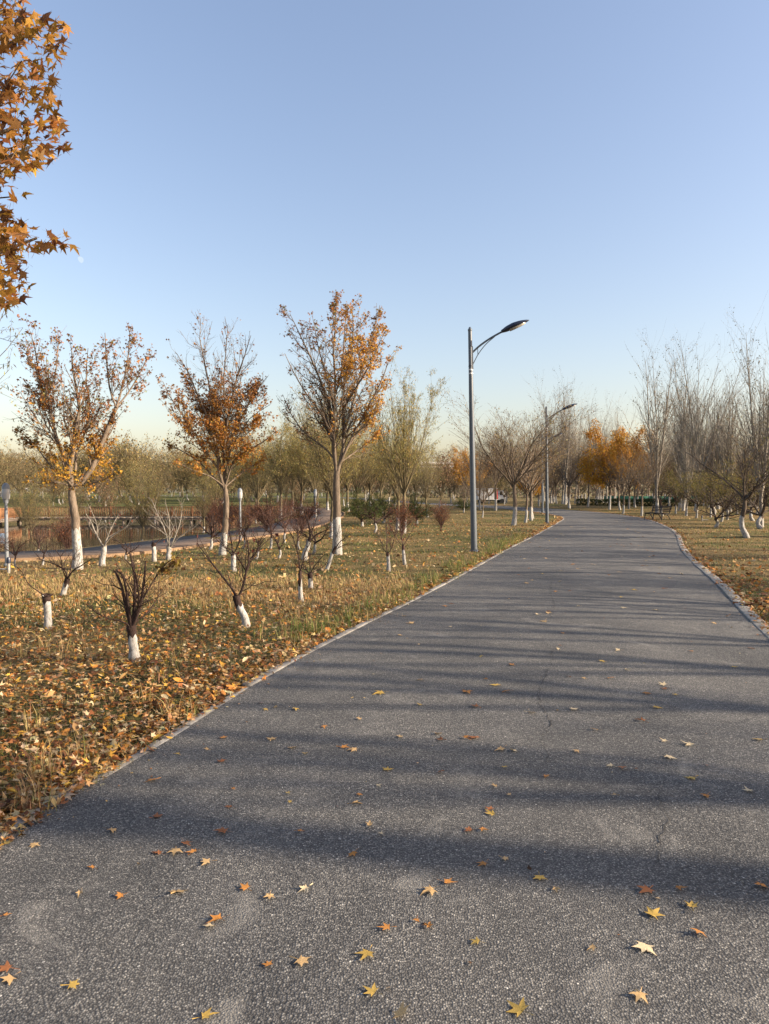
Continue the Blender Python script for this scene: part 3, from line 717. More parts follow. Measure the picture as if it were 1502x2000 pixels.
limb_tree('maple_tree', 'maple with rust-orange crown and forking trunk, second of the big lawn trees', 434, 1084,
    [(434, 1084), (438, 1050), (441, 1010), (442, 980), (440, 955)], [0.105, 0.080, 0.074, 0.070, 0.055], 1040, [
    ([(440, 958), (420, 935), (395, 908), (365, 886), (330, 868)], 0.5, 0.045, 0.008), ([(438, 955), (428, 925), (425, 885), (419, 850), (404, 812), (385, 768), (368, 728), (345, 690)], -0.4, 0.06, 0.008),
    ([(440, 955), (437, 915), (437, 875), (441, 830), (451, 790), (461, 742), (476, 700), (490, 655)], 0.3, 0.065, 0.008), ([(432, 915), (418, 845), (412, 772), (402, 720), (390, 660), (392, 622)], 0.8, 0.05, 0.006),
    ([(441, 945), (458, 897), (485, 880), (515, 862), (543, 840)], -0.4, 0.045, 0.007), ([(442, 925), (455, 850), (480, 800), (500, 765), (522, 735)], 0.9, 0.045, 0.007),
    ([(430, 920), (400, 880), (370, 830), (335, 780), (318, 745)], -0.9, 0.045, 0.007), ([(441, 950), (470, 925), (500, 905), (520, 890)], 0.9, 0.03, 0.006), ([(438, 950), (410, 930), (380, 920), (350, 905)], -1.0, 0.03, 0.006),
    ([(437, 880), (445, 820), (436, 760), (440, 700), (445, 640)], -0.7, 0.04, 0.006), ([(441, 930), (450, 880), (470, 845), (490, 815), (528, 790)], -1.2, 0.035, 0.006)],
    85, 560, 2100, maple2_leaves, 2)
def maple3_leaves(g, P0, P1, P2, P3, base):
    tw = np.concatenate([P2[:, -4:], P3]); h = tw[:, -1, 2]; x = tw[:, -1, 0]
    dens = (0.18 + 0.8 * sstep(-0.5, 0.9, x + 0.25 * (h - 4.5))) * sstep(2.3, 3.2, h) * (0.4 + 0.6 * (wob(tw[:, -1], 1.8) > -0.2)); dens += 0.35 * sstep(5.2, 6.0, h) + 0.02
    k = g.choice(len(tw), 5800, p=dens / dens.sum()); p = tips(g, tw[k], 5800, 0.3, 1.0, 0.04)
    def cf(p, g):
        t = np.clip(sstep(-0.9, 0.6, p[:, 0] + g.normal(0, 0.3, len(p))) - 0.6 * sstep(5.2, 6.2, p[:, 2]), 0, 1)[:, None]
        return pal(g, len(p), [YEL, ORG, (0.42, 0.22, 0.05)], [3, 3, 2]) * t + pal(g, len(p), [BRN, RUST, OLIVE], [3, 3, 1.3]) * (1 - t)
    return leaves(g, p, 'star', 0.052, None, None, colf=cf)
limb_tree('maple_tree', 'tallest maple with straight trunk and golden brown crown, nearest the footpath bend', 659, 1083.5,
    [(659, 1083.5), (658.5, 1040), (658, 1000), (657, 960), (658, 920)], [0.135, 0.108, 0.098, 0.09, 0.07], 1012, [
    ([(658, 930), (651, 880), (649, 830), (641, 782), (629, 752), (618, 722), (603, 690), (585, 652), (566, 612)], 0.3, 0.07, 0.008), ([(657, 925), (652, 860), (653, 790), (655, 740), (651, 690), (655, 640), (657, 592)], -0.2, 0.07, 0.008),
    ([(660, 920), (671, 868), (670, 805), (672, 742), (684, 700), (690, 640), (688, 600)], 0.4, 0.07, 0.008), ([(662, 910), (688, 852), (705, 822), (722, 788), (745, 745), (762, 695)], -0.3, 0.055, 0.008),
    ([(671, 850), (690, 785), (706, 722), (726, 662), (742, 596)], 0.8, 0.05, 0.007), ([(650, 860), (630, 810), (602, 775), (575, 730), (556, 690)], -0.8, 0.045, 0.007), ([(655, 900), (632, 872), (600, 850), (572, 815), (552, 770)], 0.9, 0.035, 0.006),
    ([(662, 905), (695, 882), (722, 862), (752, 830)], 1.0, 0.035, 0.006), ([(653, 800), (640, 740), (622, 680), (612, 625)], 1.0, 0.04, 0.006), ([(670, 800), (700, 750), (722, 712), (750, 650)], -1.0, 0.04, 0.006), ([(653, 780), (668, 720), (672, 660), (676, 612)], -1.0, 0.035, 0.006)],
    105, 620, 2300, maple3_leaves, 3)

# ------------------------------------------------------------------ tree kinds that repeat (meshes shared by all trees of one kind)
KINDS = {}
def auto_limbs(g, fork, n, length, spread, r, K=8, trop=0.1, wig=0.08, ljit=0.25, r1=0.15):
    az = np.arange(n) * 2.4 + g.uniform(0, 6.28); sp = np.radians(g.uniform(*spread, n)); D = np.c_[np.sin(sp) * np.cos(az), np.sin(sp) * np.sin(az), np.cos(sp)]
    P = np.empty((n, K, 3)); P[:, 0] = fork + g.normal(0, 0.02, (n, 3)) * [1, 1, 4]; ln = length * (1 + g.uniform(-ljit, ljit, n)); st = (ln / (K - 1))[:, None]
    for k in range(1, K):
        D = norm(D + UP * trop + g.normal(0, wig, (n, 3))); P[:, k] = P[:, k - 1] + D * st
    Rr = r * (1 + g.uniform(-0.25, 0.2, n))[:, None] * np.linspace(1, r1, K)[None]; return P, Rr
def make_kind(key, seed, trunk_h, tr, white_h, m, limb, subs, leaf=None, lean=0.1, white=True, sides=8):
    """limb: dict for auto_limbs; subs: list of (dict for grow, sides)"""
    g = np.random.default_rng(seed)
    top = np.array([g.normal(0, lean), g.normal(0, lean), trunk_h]); mid = top * 0.5 + np.array([g.normal(0, lean * 0.5), g.normal(0, lean * 0.5), 0])
    a, b = trunk_meshes([np.zeros(3), mid * [0.9, 0.9, 0.5], mid, top * [1, 1, 0.8], top], [tr * 1.3, tr, tr * 0.93, tr * 0.88, tr * 0.7], white_h, m, sides, white, g)
    P0, R0 = auto_limbs(g, top - [0, 0, trunk_h * 0.02], **limb); lv = [((P0, R0), 6)]; cur = [(P0, R0)]
    for d, sd in subs:
        d = dict(d); use = d.pop('on', None); pool = cur if use is None else [cur[k] for k in use]
        K = min(q[0].shape[1] for q in pool)
        P, Rr = grow(g, np.concatenate([resample_b(q[0], K) for q in pool]), np.concatenate([resample_r(q[1], K) for q in pool]), out=0.4, centre=top, **d)
        lv.append(((P, Rr), sd)); cur.append((P, Rr))
    cr = None
    if leaf:
        tw = cur[-1][0]; Kt = tw.shape[1]
        if len(cur) > 2: tw = np.concatenate([tw, resample_b(cur[-2][0], Kt)])
        n = leaf['n']; df = leaf.get('dens')
        if df is not None:
            dd = np.maximum(df(tw[:, -1]), 1e-4); tw = tw[g.choice(len(tw), n, p=dd / dd.sum())]
        p = tips(g, tw, n, leaf.get('t0', 0.3), 1.0, leaf.get('jit', 0.05))
        cr = leaves(g, p, leaf.get('kind', 'ovate'), leaf['size'], leaf.get('cols'), leaf.get('w'), colf=leaf.get('colf'), droop=leaf.get('droop', 1.0))
    H = max(P0[..., 2].max(), max(q[0][..., 2].max() for q in cur))
    KINDS[key] = (a, b, mesh_branches(lv, 'branches', m), cr, H)
def place(key, name, label, base, height_m=None, rot=None, cat='tree', group=None, squash=1.0, g=R):
    a, b, br, cr, H = KINDS[key]; s = 1.0 if height_m is None else height_m / H
    t = thing(name, label, cat, tuple(base), g.uniform(0, 6.28) if rot is None else rot, group); t.scale = (s * squash, s * squash, s)
    tk = obj('trunk', b, t)
    if a: obj('whitewashed_base', a, tk)
    obj('branches', br, t)
    if cr: obj('crown', cr, t)
    return t
def place_px(key, name, label, px, py, top, **k):
    b = foot(px, py); return place(key, name, label, b, (py - top) / F * b[1], **k)

WGREEN = (0.27, 0.24, 0.075); WPALE = (0.38, 0.325, 0.13); WGOLD = (0.40, 0.27, 0.07)
for v in range(3):
    make_kind(f'poplar{v}', 100 + v, 2.6, 0.165, 1.15, M_PALE, dict(n=8, length=10.5, spread=(3, 22), r=0.095, trop=0.10, wig=0.035, ljit=0.3, r1=0.10),
        [(dict(n=80, t0=0.08, t1=0.9, ang=(18, 38), length=0.42, trop=0.22, wig=0.05, K=6, rr=0.42, rmin=0.008, lens=9.0, taper=0.25, fade=0.7), 4), (dict(n=330, t0=0.15, ang=(20, 45), length=0.42, trop=0.15, wig=0.08, K=4, rr=0.5, rmin=0.0065, on=[0, 1]), 3),
         (dict(n=420, t0=0.2, ang=(20, 50), length=0.5, trop=0.12, wig=0.1, K=3, rr=0.6, rmin=0.0045, on=[1, 2]), 3)],
        dict(n=900 if v == 0 else 330, size=0.13, kind='ovate', cols=[(0.10, 0.085, 0.04), (0.16, 0.11, 0.045), (0.13, 0.12, 0.05)], w=[3, 2, 2], jit=0.06, dens=(lambda p: sstep(5, 12, p[:, 2]) + 0.05)))
    make_kind(f'bare{v}', 110 + v, 2.3, 0.105, 1.05, M_BARK, dict(n=10, length=4.3, spread=(8, 52), r=0.050, trop=0.07, wig=0.10, ljit=0.18, r1=0.12),
        [(dict(n=62, t0=0.15, ang=(25, 50), length=0.5, trop=0.16, wig=0.09, K=6, rr=0.5, rmin=0.009), 5), (dict(n=360, t0=0.2, ang=(25, 55), length=0.5, trop=0.14, wig=0.12, K=4, rr=0.5, rmin=0.006, on=[0, 1]), 3),
         (dict(n=1100, t0=0.2, ang=(25, 60), length=0.5, trop=0.1, wig=0.14, K=3, rr=0.6, rmin=0.0048, on=[1, 2]), 3)],
        dict(n=(1500, 700, 2200)[v], size=0.075, kind='ovate', cols=[(0.30, 0.20, 0.07), (0.22, 0.13, 0.05), (0.34, 0.26, 0.11), WGREEN], w=[3, 3, 2, 1], jit=0.05))
    make_kind(f'willow{v}', 120 + v, 1.9, 0.125, 0.85, M_WILLOW, dict(n=20, length=4.6, spread=(4, 42), r=0.034, trop=0.07, wig=0.05, ljit=0.3, r1=0.12),
        [(dict(n=150, t0=0.15, ang=(14, 35), length=0.42, trop=0.10, wig=0.08, K=6, rr=0.5, rmin=0.006), 4), (dict(n=620, t0=0.2, ang=(20, 45), length=0.42, trop=-0.02, wig=0.12, K=5, rr=0.55, rmin=0.0045, on=[0, 1]), 3)],
        dict(n=(5200, 8200, 2200)[v], size=0.13, kind='lance', cols=[WGREEN, WPALE, WGOLD, (0.22, 0.19, 0.06)], w=[3, 3, 2.5, 2], jit=0.06, droop=1.2))
    make_kind(f'verge{v}', 170 + v, 2.7, 0.14, 1.1, M_BARK, dict(n=6, length=4.4, spread=(10, 40), r=0.055, trop=0.09, wig=0.09, ljit=0.25, r1=0.12),
        [(dict(n=18, t0=0.2, ang=(25, 50), length=0.45, trop=0.16, wig=0.09, K=5, rr=0.45, rmin=0.008), 5), (dict(n=60, t0=0.2, ang=(25, 55), length=0.45, trop=0.14, wig=0.12, K=4, rr=0.5, rmin=0.004, on=[0, 1]), 3)],
        dict(n=90, size=0.07, kind='ovate', cols=[(0.30, 0.20, 0.07), (0.22, 0.13, 0.05)], w=[3, 3], jit=0.05))
def orange_col(p, g):
    t = sstep(1.6, 3.8, p[:, 2] + g.normal(0, 0.4, len(p)))[:, None]
    return pal(g, len(p), [(0.55, 0.31, 0.03), (0.50, 0.26, 0.03)], [2, 1]) * (1 - t) + pal(g, len(p), [(0.46, 0.225, 0.035), (0.38, 0.175, 0.032), (0.54, 0.29, 0.035)], [3, 2, 3]) * t
for v in range(2):
    make_kind(f'orange{v}', 130 + v, 1.4, 0.085, 0.9, M_BARK, dict(n=9, length=3.4, spread=(12, 62), r=0.05, trop=0.08, wig=0.09), [(dict(n=70, t0=0.15, ang=(25, 55), length=0.5, trop=0.1, wig=0.1, K=5, rr=0.5, rmin=0.007), 4),
        (dict(n=420, t0=0.2, ang=(25, 60), length=0.5, trop=0.06, wig=0.14, K=4, rr=0.5, rmin=0.005, on=[0, 1]), 3)], dict(n=9500, size=0.09, kind='star', colf=orange_col, jit=0.12))
    make_kind(f'green{v}', 134 + v, 1.0, 0.075, 0.7, M_ORCH, dict(n=8, length=2.5, spread=(20, 68), r=0.05, trop=0.07, wig=0.12), [(dict(n=70, t0=0.15, ang=(25, 55), length=0.5, trop=0.08, wig=0.12, K=5, rr=0.5, rmin=0.007), 4),
        (dict(n=380, t0=0.2, ang=(25, 60), length=0.5, trop=0.0, wig=0.14, K=4, rr=0.5, rmin=0.005, on=[0, 1]), 3)], dict(n=3000, size=0.11, kind='lance', cols=[(0.13, 0.125, 0.03), (0.20, 0.165, 0.035), (0.28, 0.19, 0.04), (0.085, 0.09, 0.028)], w=[3, 3, 1.5, 2], jit=0.08, droop=1.3))
for v in range(3):
    oc = ([(0.33, 0.25, 0.10), (0.25, 0.19, 0.075), (0.36, 0.26, 0.12)], [(0.26, 0.19, 0.09), (0.31, 0.20, 0.09), (0.20, 0.16, 0.07)], [(0.26, 0.15, 0.08), (0.22, 0.12, 0.07), (0.30, 0.20, 0.10)])[v]
    make_kind(f'thicket{v}', 140 + v, 1.3, 0.09, 0.85, M_WILLOW, dict(n=11, length=4.4, spread=(8, 46), r=0.05, trop=0.06, wig=0.07), [(dict(n=110, t0=0.1, ang=(20, 45), length=0.45, trop=0.08, wig=0.1, K=5, rr=0.5, rmin=0.011), 3),
        (dict(n=480, t0=0.2, ang=(25, 55), length=0.45, trop=0.04, wig=0.14, K=3, rr=0.6, rmin=0.008, on=[0, 1]), 3)], dict(n=(1500, 900, 1100)[v], size=0.18, kind='ovate', cols=oc, w=[3, 2, 2], jit=0.15), white=(v != 1))
for v in range(6):
    make_kind(f'fruit{v}', 150 + v, (0.42, 0.5, 0.36, 0.6, 0.45, 0.55)[v], 0.048, 0.36, M_DARK, dict(n=(4, 3, 5, 3, 4, 5)[v], length=0.85, spread=(22, 62), r=0.030, trop=0.06, wig=0.16, ljit=0.3, r1=0.25),
        [(dict(n=22, t0=0.2, ang=(25, 60), length=0.6, trop=0.14, wig=0.14, K=5, rr=0.5, rmin=0.005, taper=0.4), 4), (dict(n=80, t0=0.2, ang=(25, 60), length=0.6, trop=0.12, wig=0.16, K=4, rr=0.55, rmin=0.0028, on=[0, 1]), 3)],
        dict(n=(0, 10, 26, 0, 16, 60)[v], size=0.05, kind='ovate', cols=[(0.22, 0.08, 0.03), (0.16, 0.05, 0.03)], w=[2, 2]) if v not in (0, 3) else None, lean=0.06)
make_kind('shrub_red', 160, 0.18, 0.05, 0.14, M_REDTWIG, dict(n=26, length=1.35, spread=(4, 46), r=0.014, trop=0.05, wig=0.08, r1=0.3), [(dict(n=160, t0=0.2, ang=(18, 45), length=0.5, trop=0.05, wig=0.12, K=4, rr=0.6, rmin=0.006), 3),
    (dict(n=420, t0=0.2, ang=(20, 55), length=0.55, trop=0.03, wig=0.14, K=3, rr=0.6, rmin=0.0045, on=[0, 1]), 3)], dict(n=1300, size=0.06, kind='ovate', cols=[(0.20, 0.075, 0.035), (0.26, 0.12, 0.05), (0.15, 0.06, 0.03)], w=[3, 2, 2]), white=False)
make_kind('shrub_green', 161, 0.5, 0.10, 0.4, M_DARK, dict(n=14, length=1.7, spread=(12, 74), r=0.03, trop=0.06, wig=0.1), [(dict(n=110, t0=0.15, ang=(20, 55), length=0.5, trop=0.04, wig=0.12, K=4, rr=0.5, rmin=0.006), 3),
    (dict(n=420, t0=0.2, ang=(20, 60), length=0.5, trop=0.02, wig=0.14, K=3, rr=0.6, rmin=0.005, on=[0, 1]), 3)], dict(n=5200, size=0.085, kind='ovate', cols=[(0.045, 0.065, 0.018), (0.075, 0.09, 0.02), (0.12, 0.12, 0.03)], w=[4, 3, 1.5], jit=0.07))
make_kind('redtree', 162, 0.7, 0.055, 0.5, M_REDTWIG, dict(n=7, length=1.2, spread=(10, 52), r=0.026, trop=0.06, wig=0.14), [(dict(n=50, t0=0.2, ang=(25, 55), length=0.55, trop=0.08, wig=0.14, K=5, rr=0.5, rmin=0.006), 4),
    (dict(n=260, t0=0.2, ang=(25, 60), length=0.6, trop=0.06, wig=0.16, K=4, rr=0.55, rmin=0.004, on=[0, 1]), 3)], dict(n=300, size=0.05, kind='ovate', cols=[(0.13, 0.055, 0.035), (0.18, 0.085, 0.045), (0.10, 0.05, 0.03)], w=[3, 2, 2]))
make_kind('orchard', 163, 1.45, 0.095, 0.85, M_ORCH, dict(n=7, length=2.6, spread=(18, 58), r=0.055, trop=0.07, wig=0.14, r1=0.2), [(dict(n=70, t0=0.2, ang=(30, 60), length=0.85, trop=0.28, wig=0.07, K=6, rr=0.36, rmin=0.006), 4),
    (dict(n=320, t0=0.15, ang=(25, 50), length=0.6, trop=0.2, wig=0.08, K=4, rr=0.5, rmin=0.0048, on=[0, 1]), 3)], dict(n=420, size=0.09, kind='lance', cols=[(0.24, 0.21, 0.05), (0.30, 0.20, 0.06)], w=[2, 1]), lean=0.12)
make_kind('peach', 164, 0.55, 0.08, 0.5, M_ORCH, dict(n=5, length=1.7, spread=(28, 62), r=0.045, trop=0.06, wig=0.2, r1=0.25), [(dict(n=40, t0=0.2, ang=(30, 65), length=0.6, trop=0.14, wig=0.14, K=5, rr=0.45, rmin=0.007), 4),
    (dict(n=200, t0=0.15, ang=(25, 55), length=0.6, trop=0.1, wig=0.14, K=4, rr=0.5, rmin=0.0048, on=[0, 1]), 3)], dict(n=300, size=0.09, kind='lance', cols=[(0.20, 0.18, 0.05), (0.28, 0.17, 0.05)], w=[2, 1]), lean=0.12)

# ------------------------------------------------------------------ small whitewashed fruit trees on the left lawn
def small_tree(label, px, py, trunk, rad, wpx, limbs, n1, n2, seed, m=None, leafn=0, lcol=((0.22, 0.10, 0.03), (0.30, 0.20, 0.05)), name='fruit_tree', lsize=0.06, trop=0.1, leaf_at=None, r2=0.0022, len1=0.5):
    g = np.random.default_rng(seed); base = foot(px, py); m = m or M_DARK
    tk = local(base, trunk); tk[0] = (0, 0, 0); wh = at(px, wpx, base[1])[2] - base[2]
    lines = [(local(base, [(x, y, d * k / (len(p) - 1)) for k, (x, y) in enumerate(p)]), r0 * 0.55, max(r1 * 0.55, 0.003)) for p, d, r0, r1 in limbs]
    P0, R0 = batch(lines, 8)
    lv = [((P0, R0), 7)]; cr = None
    if n1:
        P1, R1 = grow(g, P0, R0, n1, 0.12, 1.0, (25, 60), len1, 0.4, trop, 0.13, 5, 0.30, r2 * 1.4, 0.4, fade=0.6, lens=np.linalg.norm(np.diff(P0, axis=1), axis=2).sum(1).mean())
        P2, R2 = grow(g, np.concatenate([resample_b(P0, 5), P1]), np.concatenate([resample_r(R0, 5), R1]), n2, 0.15, 1.0, (25, 65), 0.5, 0.4, trop, 0.16, 4, 0.45, r2, 0.5)
        lv += [((P1, R1), 4), ((P2, R2), 3)]
        if leafn:
            tw = np.concatenate([P1[:, :4], P2])
            if leaf_at is not None:
                c = local(base, [leaf_at[:2]])[0]; dd = np.linalg.norm(tw[:, -1] - c, axis=1); tw = tw[np.argsort(dd)[:max(6, leafn // 8)]]
            cr = leaves(g, tips(g, tw, leafn, 0.3, 1.0, 0.025), 'ovate', lsize, list(lcol), None, droop=1.3)
    return tree(name, label, base, tk, rad, wh, lv, cr, m, True, None, 'tree', 10, g)
small_tree('fruit tree with dark upright vase of cut limbs, lowest tree in the picture', 262, 1290, [(262, 1290), (262, 1270), (259, 1250), (257, 1232), (256, 1222)], [0.062, 0.045, 0.042, 0.043, 0.045], 1238, [
    ([(257, 1226), (248, 1195), (240, 1155), (232, 1130), (224, 1115)], 0.10, 0.034, 0.016), ([(256, 1222), (250, 1180), (246, 1150), (238, 1120), (226, 1112)], -0.12, 0.03, 0.012), ([(258, 1225), (262, 1190), (264, 1160), (262, 1120), (254, 1080)], 0.05, 0.034, 0.014),
    ([(260, 1222), (272, 1190), (278, 1160), (283, 1120), (284, 1096)], -0.1, 0.030, 0.014), ([(262, 1205), (272, 1180), (268, 1140), (262, 1112), (244, 1092)], -0.25, 0.022, 0.007), ([(256, 1226), (240, 1214), (212, 1208), (190, 1198), (168, 1180)], -0.15, 0.016, 0.005),
    ([(258, 1220), (285, 1200), (300, 1180), (318, 1150)], 0.25, 0.016, 0.005), ([(262, 1200), (285, 1160), (302, 1130), (325, 1100), (345, 1088)], 0.1, 0.018, 0.005)], 30, 110, 201, leafn=64, lsize=0.062, leaf_at=(325, 1110), lcol=((0.20, 0.13, 0.03), (0.28, 0.20, 0.05), (0.15, 0.08, 0.03)))
small_tree('leaning fruit tree with two dark arching limbs like antlers, on grass mid lawn', 482, 1225, [(482, 1225), (478, 1205), (470, 1190), (463, 1172), (461, 1163)], [0.055, 0.042, 0.040, 0.042, 0.044], 1180, [
    ([(462, 1168), (452, 1148), (436, 1128), (420, 1108), (398, 1078), (385, 1062)], 0.15, 0.026, 0.008), ([(463, 1170), (474, 1148), (480, 1120), (486, 1095), (484, 1062), (478, 1040)], -0.1, 0.030, 0.010), ([(483, 1110), (496, 1085), (512, 1065), (530, 1050)], 0.25, 0.015, 0.005),
    ([(482, 1118), (468, 1095), (455, 1075), (440, 1070), (420, 1050)], -0.3, 0.015, 0.005), ([(484, 1095), (500, 1080), (506, 1060), (520, 1035)], -0.25, 0.012, 0.004)], 26, 80, 202, leafn=12, lcol=((0.16, 0.05, 0.03),))
small_tree('white stump of a cut fruit tree with one thin branch, on the leafy lawn', 94, 1228, [(94, 1228), (94, 1210), (93, 1190), (91, 1170), (91, 1162)], [0.052, 0.044, 0.042, 0.044, 0.052], 1172, [
    ([(91, 1165), (82, 1160), (68, 1150), (55, 1140), (42, 1115), (34, 1108)], -0.1, 0.012, 0.004), ([(92, 1166), (97, 1163), (102, 1162)], 0.05, 0.03, 0.02)], 6, 10, 203)
small_tree('small fruit tree leaning right, with wide low dark branches, in the tan grass', 122, 1165, [(122, 1165), (126, 1150), (130, 1138), (132, 1130)], [0.05, 0.04, 0.038, 0.042], 1138, [
    ([(132, 1132), (128, 1115), (112, 1104), (95, 1098), (74, 1092)], 0.2, 0.022, 0.005), ([(132, 1132), (142, 1115), (158, 1105), (178, 1092)], -0.2, 0.024, 0.005), ([(133, 1130), (138, 1112), (140, 1098), (150, 1075)], 0.25, 0.02, 0.005), ([(131, 1132), (122, 1112), (118, 1088), (105, 1070)], -0.2, 0.018, 0.004)], 34, 90, 204)
small_tree('slim dark fruit tree with a thin upright stem, just left of a twiggy broom-headed tree', 588, 1175, [(588, 1175), (587, 1155), (586, 1135), (586, 1115)], [0.04, 0.03, 0.028, 0.022], 1140, [
    ([(586, 1120), (585, 1100), (580, 1075), (572, 1050), (560, 1030)], 0.1, 0.02, 0.005), ([(586, 1118), (592, 1098), (596, 1078), (612, 1050)], -0.1, 0.018, 0.004)], 18, 60, 205)
small_tree('little broom-headed fruit tree with a dense ball of thin twigs', 607, 1152, [(607, 1152), (606.5, 1140), (606, 1128), (605, 1120)], [0.045, 0.038, 0.038, 0.042], 1128, [
    ([(605, 1122), (598, 1112), (592, 1102), (588, 1092)], 0.1, 0.018, 0.005), ([(605, 1122), (612, 1110), (620, 1098), (632, 1085)], -0.1, 0.018, 0.005), ([(605, 1122), (606, 1106), (604, 1092), (608, 1072)], 0.1, 0.018, 0.004), ([(605, 1121), (618, 1114), (630, 1108), (640, 1096)], 0.2, 0.014, 0.004), ([(605, 1121), (594, 1118), (582, 1108), (574, 1094)], -0.2, 0.014, 0.004)], 40, 110, 206)
small_tree('fruit tree leaning right on a thin white stem in front of the tallest maple', 637, 1115, [(637, 1115), (643, 1100), (649, 1082), (656, 1068)], [0.042, 0.034, 0.032, 0.028], 1080, [
    ([(656, 1070), (664, 1058), (676, 1050), (686, 1038)], 0.1, 0.022, 0.005), ([(654, 1074), (668, 1066), (680, 1062), (690, 1062)], -0.2, 0.014, 0.004), ([(655, 1072), (654, 1056), (660, 1040), (664, 1025)], 0.2, 0.014, 0.004)], 16, 50, 207)
small_tree('slender fruit tree with white stem, left of the pair in front of the reddish bush', 759, 1116, [(759, 1116), (759, 1104), (758, 1090), (757, 1080)], [0.045, 0.036, 0.034, 0.034], 1086, [
    ([(757, 1082), (755, 1065), (756, 1045), (754, 1020)], 0.1, 0.022, 0.005), ([(757, 1082), (766, 1068), (770, 1050), (776, 1030)], -0.1, 0.018, 0.004), ([(757, 1082), (748, 1070), (744, 1056), (736, 1040)], 0.2, 0.014, 0.004)], 26, 90, 208, m=M_REDTWIG)
small_tree('slender fruit tree with white stem, right of the pair in front of the reddish bush', 790, 1103, [(790, 1103), (789, 1090), (788, 1078), (787, 1066)], [0.045, 0.036, 0.034, 0.034], 1074, [
    ([(787, 1068), (784, 1048), (782, 1030), (778, 1005)], 0.1, 0.022, 0.005), ([(787, 1068), (796, 1052), (804, 1038), (812, 1022)], -0.1, 0.018, 0.004), ([(787, 1068), (776, 1054), (768, 1040), (758, 1020)], 0.2, 0.016, 0.004)], 30, 110, 209, m=M_REDTWIG, leafn=30, lcol=((0.2, 0.07, 0.04),))
small_tree('pale-limbed forked fruit tree spreading wide beside the curved maple', 199, 1105, [(199, 1105), (201, 1090), (203, 1075), (203, 1066)], [0.075, 0.06, 0.055, 0.058], 1066, [
    ([(203, 1070), (196, 1058), (186, 1040), (178, 1020), (168, 1004)], 0.2, 0.04, 0.01), ([(203, 1070), (210, 1055), (226, 1042), (246, 1030), (262, 1020)], -0.2, 0.04, 0.008), ([(206, 1060), (212, 1044), (222, 1022), (232, 1005)], 0.3, 0.03, 0.006), ([(190, 1048), (190, 1030), (184, 1010), (172, 985)], -0.2, 0.02, 0.005)], 18, 60, 210, m=M_PALE, leafn=14, lcol=((0.2, 0.06, 0.04),))
small_tree('many-stemmed white fruit tree with tall pale branches, between the two left maples', 330, 1093, [(330, 1093), (330, 1080), (330, 1068)], [0.08, 0.06, 0.058], 1068, [
    ([(330, 1072), (326, 1050), (318, 1025), (308, 1005), (296, 975)], 0.2, 0.036, 0.008), ([(330, 1072), (331, 1040), (330, 1010), (322, 980)], -0.2, 0.036, 0.008), ([(332, 1072), (342, 1048), (352, 1020), (356, 990)], 0.2, 0.03, 0.007), ([(333, 1070), (348, 1050), (370, 1036), (392, 1020)], -0.2, 0.028, 0.006)], 26, 80, 211, m=M_PALE, leafn=24, lcol=((0.18, 0.06, 0.04),))
small_tree('white post-like cut fruit trunk with dark top, beside a many-stemmed white tree', 301, 1096, [(301, 1096), (301, 1080), (300, 1068), (301, 1060)], [0.06, 0.05, 0.05, 0.055], 1066, [
    ([(301, 1064), (310, 1056), (318, 1052)], 0.1, 0.03, 0.012), ([(301, 1064), (298, 1050), (302, 1036), (312, 1025)], 0.2, 0.014, 0.005)], 8, 20, 212)
small_tree('fruit tree with straight white stem and dark forked top, right of the rust-orange maple', 456, 1116, [(456, 1116), (456, 1104), (456, 1092), (455, 1080)], [0.06, 0.05, 0.048, 0.045], 1083, [
    ([(455, 1084), (452, 1060), (448, 1035), (450, 1000)], 0.1, 0.03, 0.007), ([(456, 1084), (466, 1062), (472, 1040), (485, 1010)], -0.2, 0.028, 0.006), ([(455, 1086), (440, 1070), (428, 1052), (412, 1045)], 0.2, 0.018, 0.005)], 26, 80, 213, leafn=20, lcol=((0.2, 0.09, 0.03),))
small_tree('tall twisted fruit tree with white stem leaning right, right behind the broom-headed one', 594, 1094, [(594, 1094), (596, 1080), (601, 1068), (605, 1052)], [0.075, 0.06, 0.055, 0.05], 1056, [
    ([(605, 1056), (604, 1030), (598, 1008), (590, 985)], 0.2, 0.036, 0.008), ([(605, 1056), (622, 1042), (640, 1034), (650, 1020)], -0.2, 0.03, 0.007), ([(605, 1054), (612, 1030), (620, 1008), (618, 985)], 0.1, 0.028, 0.006)], 22, 70, 214, leafn=10, lcol=((0.3, 0.1, 0.03),))
for k, (px, py, top, key, lab) in enumerate([
    (83, 1104, 1040, 'fruit3', 'thin little fruit tree beside the pond path, left of the curved maple'), (500, 1092, 1030, 'fruit1', 'leaning white fruit stem between the rust maple and the tallest maple'), (585, 1073, 990, 'redtree', 'red-twigged fruit tree close behind the tall twisted one'),
    (528, 1072, 968, 'redtree', 'red-twigged fruit tree standing by the bend of the footpath'), (475, 1072, 985, 'redtree', 'red-twigged fruit tree just right of the rust maple trunk'), (556, 1061, 962, 'redtree', 'red-twigged fruit tree farther along the footpath edge'),
    (612, 1082, 1010, 'fruit4', 'small dark fruit tree half hidden behind the twisted one'), (245, 1092, 1035, 'fruit5', 'reddish twiggy sapling between the pale forked tree and the pond'), (30, 1108, 1030, 'redtree', 'red-leaved fruit tree beside the globe lamp at the frame edge'), (-12, 1110, 1010, 'redtree', 'red-leaved fruit tree cut by the left frame edge'),
    (265, 1205, 1120, 'fruit0', 'white stem of a fruit tree behind the nearest dark vase tree'), (410, 1073, 985, 'fruit2', 'small dark fruit tree at the path edge left of the rust maple'), (545, 1090, 1025, 'fruit1', 'short dark fruit sapling in grass before the path bend'), (732, 1040, 975, 'fruit4', 'small dark fruit tree behind the tallest maple near the green bushes')]):
    place_px(key, 'fruit_tree', lab, px, py, top)

